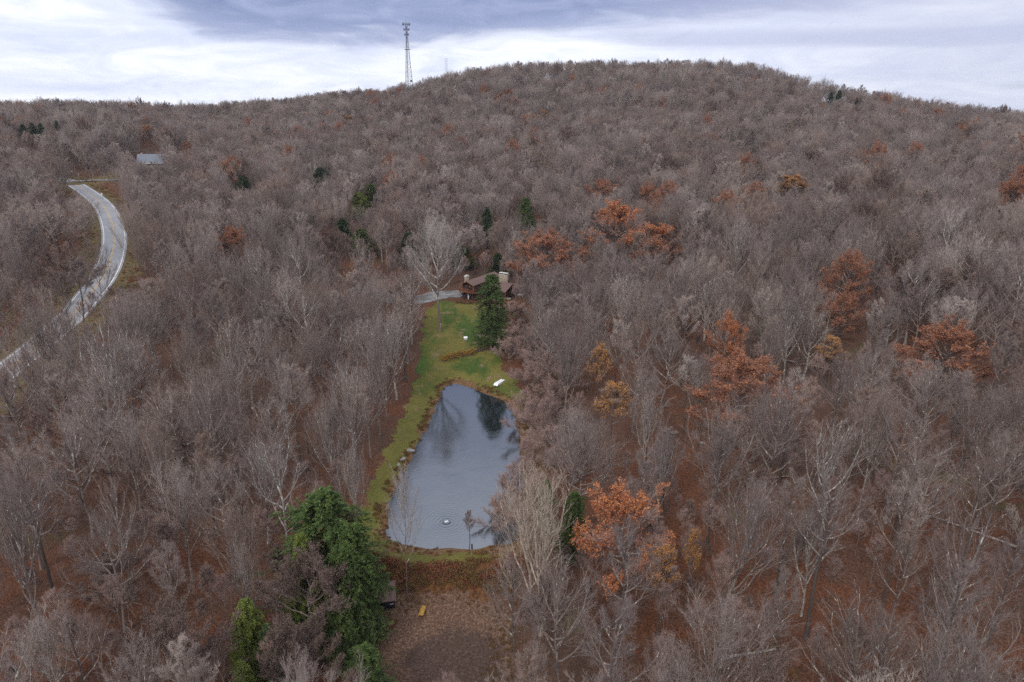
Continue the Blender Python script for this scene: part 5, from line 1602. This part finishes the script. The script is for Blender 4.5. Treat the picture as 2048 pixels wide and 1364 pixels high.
CR = [np.array([math.cos(q), math.sin(q)]) for q in (math.radians(200), math.radians(-20), math.radians(90))]
lv = np.linspace(0, TH * .98, 19)
for c_ in CR:
    tubes("leg", tw, MSTL, [((*(c_ * wid(a)), a), (*(c_ * wid(b_)), b_), .30 - .12 * a / TH, .30 - .12 * b_ / TH) for a, b_ in zip(lv[:-1], lv[1:])])
segs = []
for a, b_ in zip(lv[:-1], lv[1:]):
    for i in range(3):
        p, q = CR[i], CR[(i + 1) % 3]
        segs += [((*(p * wid(a)), a), (*(q * wid(b_)), b_), .07), ((*(q * wid(a)), a), (*(p * wid(b_)), b_), .07), ((*(p * wid(b_)), b_), (*(q * wid(b_)), b_), .07)]
tubes("bracing", tw, MSTL, segs, 4)
for zz_, rr_, n_, hh_ in ((TH - .5, 3.5, 12, 2.4), (TH - 5.2, 2.7, 9, 1.8), (TH - 9.6, 2.1, 6, 1.8)):
    a = Acc(); th = np.linspace(0, 2 * math.pi, 25); a.tube(np.c_[np.cos(th) * rr_ * .9, np.sin(th) * rr_ * .9, np.full(25, zz_ - .2)], .12, 5)
    pf = link("antenna_platform", a.mesh("antenna_platform", [MSTL]), tw)
    B("antenna_panel", pf, MSTL, *[(rr_ * math.cos(q) - .22, rr_ * math.cos(q) + .22, rr_ * math.sin(q) - .22, rr_ * math.sin(q) + .22, zz_ - hh_ / 2, zz_ + hh_ / 2) for q in np.arange(n_) * 2 * math.pi / n_], bevel=0)
a = Acc(); th = np.linspace(0, 2 * math.pi, 25); a.tube(np.c_[np.cos(th) * 2.8, np.sin(th) * 2.8, np.full(25, TH * .70)], .18, 5); link("service_ring", a.mesh("service_ring", [MSTL]), tw)
tubes("lightning_rod", tw, MSTL, [((0, 0, TH), (0, 0, TH + 6), .08, .05)])
tubes("dish", tw, MSTL, [((1.6, -2.2, TH * .33), (1.6, -3.0, TH * .33), .5, 1.1)], 14)

D2 = 775; a_ = ray(893, 150); k_ = D2 / math.hypot(a_[0], a_[1]); tx, ty = a_[0] * k_, a_[1] * k_; tz = hz(tx, ty); TH2 = at_height(893, 116, D2) - tz
MPALE = simple("pale_mast_paint", (.50, .42, .44), .6, .2, .3)
ms = thing("radio_mast", "slim pale ladder-like radio mast on the hill beside the tall tower", "mast", (tx, ty, tz), .2)
for sx_, sy_ in ((-1.1, 0), (1.1, 0), (0, 1.6)): tubes("leg", ms, MPALE, [((sx_, sy_, 0), (sx_, sy_, TH2), .12)], 4)
tubes("rung", ms, MPALE, [((-1.1, 0, q), (1.1, 0, q + .6), .10) for q in np.arange(1, TH2, 2.4)] + [((1.1, 0, q + 1.2), (0, 1.6, q), .08) for q in np.arange(1, TH2, 2.4)], 4)
special('bare', 4, 1224, 117, 26, 22, "lone taller bare tree breaking the hill's skyline", "bare trees of the wood")


# ------------------------------------------------------------------ air: even thin haze round camera and scene
hb = MatB("air")
for n_ in list(hb.nt.nodes):
    if n_.type != 'OUTPUT_MATERIAL': hb.nt.nodes.remove(n_)
pv_ = hb.nt.nodes.new("ShaderNodeVolumePrincipled")
pv_.inputs["Color"].default_value = (.88, .91, 1.0, 1); pv_.inputs["Density"].default_value = .00006
hb.nt.links.new(pv_.outputs[0], hb.nt.nodes["Material Output"].inputs["Volume"])
co = np.array([v.co[:] for v in gm.vertices])
a = Acc(); a.box(co[:, 0].min() - 20, co[:, 0].max() + 20, co[:, 1].min() - 20, co[:, 1].max() + 20, co[:, 2].min() - 1, 175)
link("haze", a.mesh("haze", [hb.m]), kind="stuff", label="thin pale haze in the air over the valley")
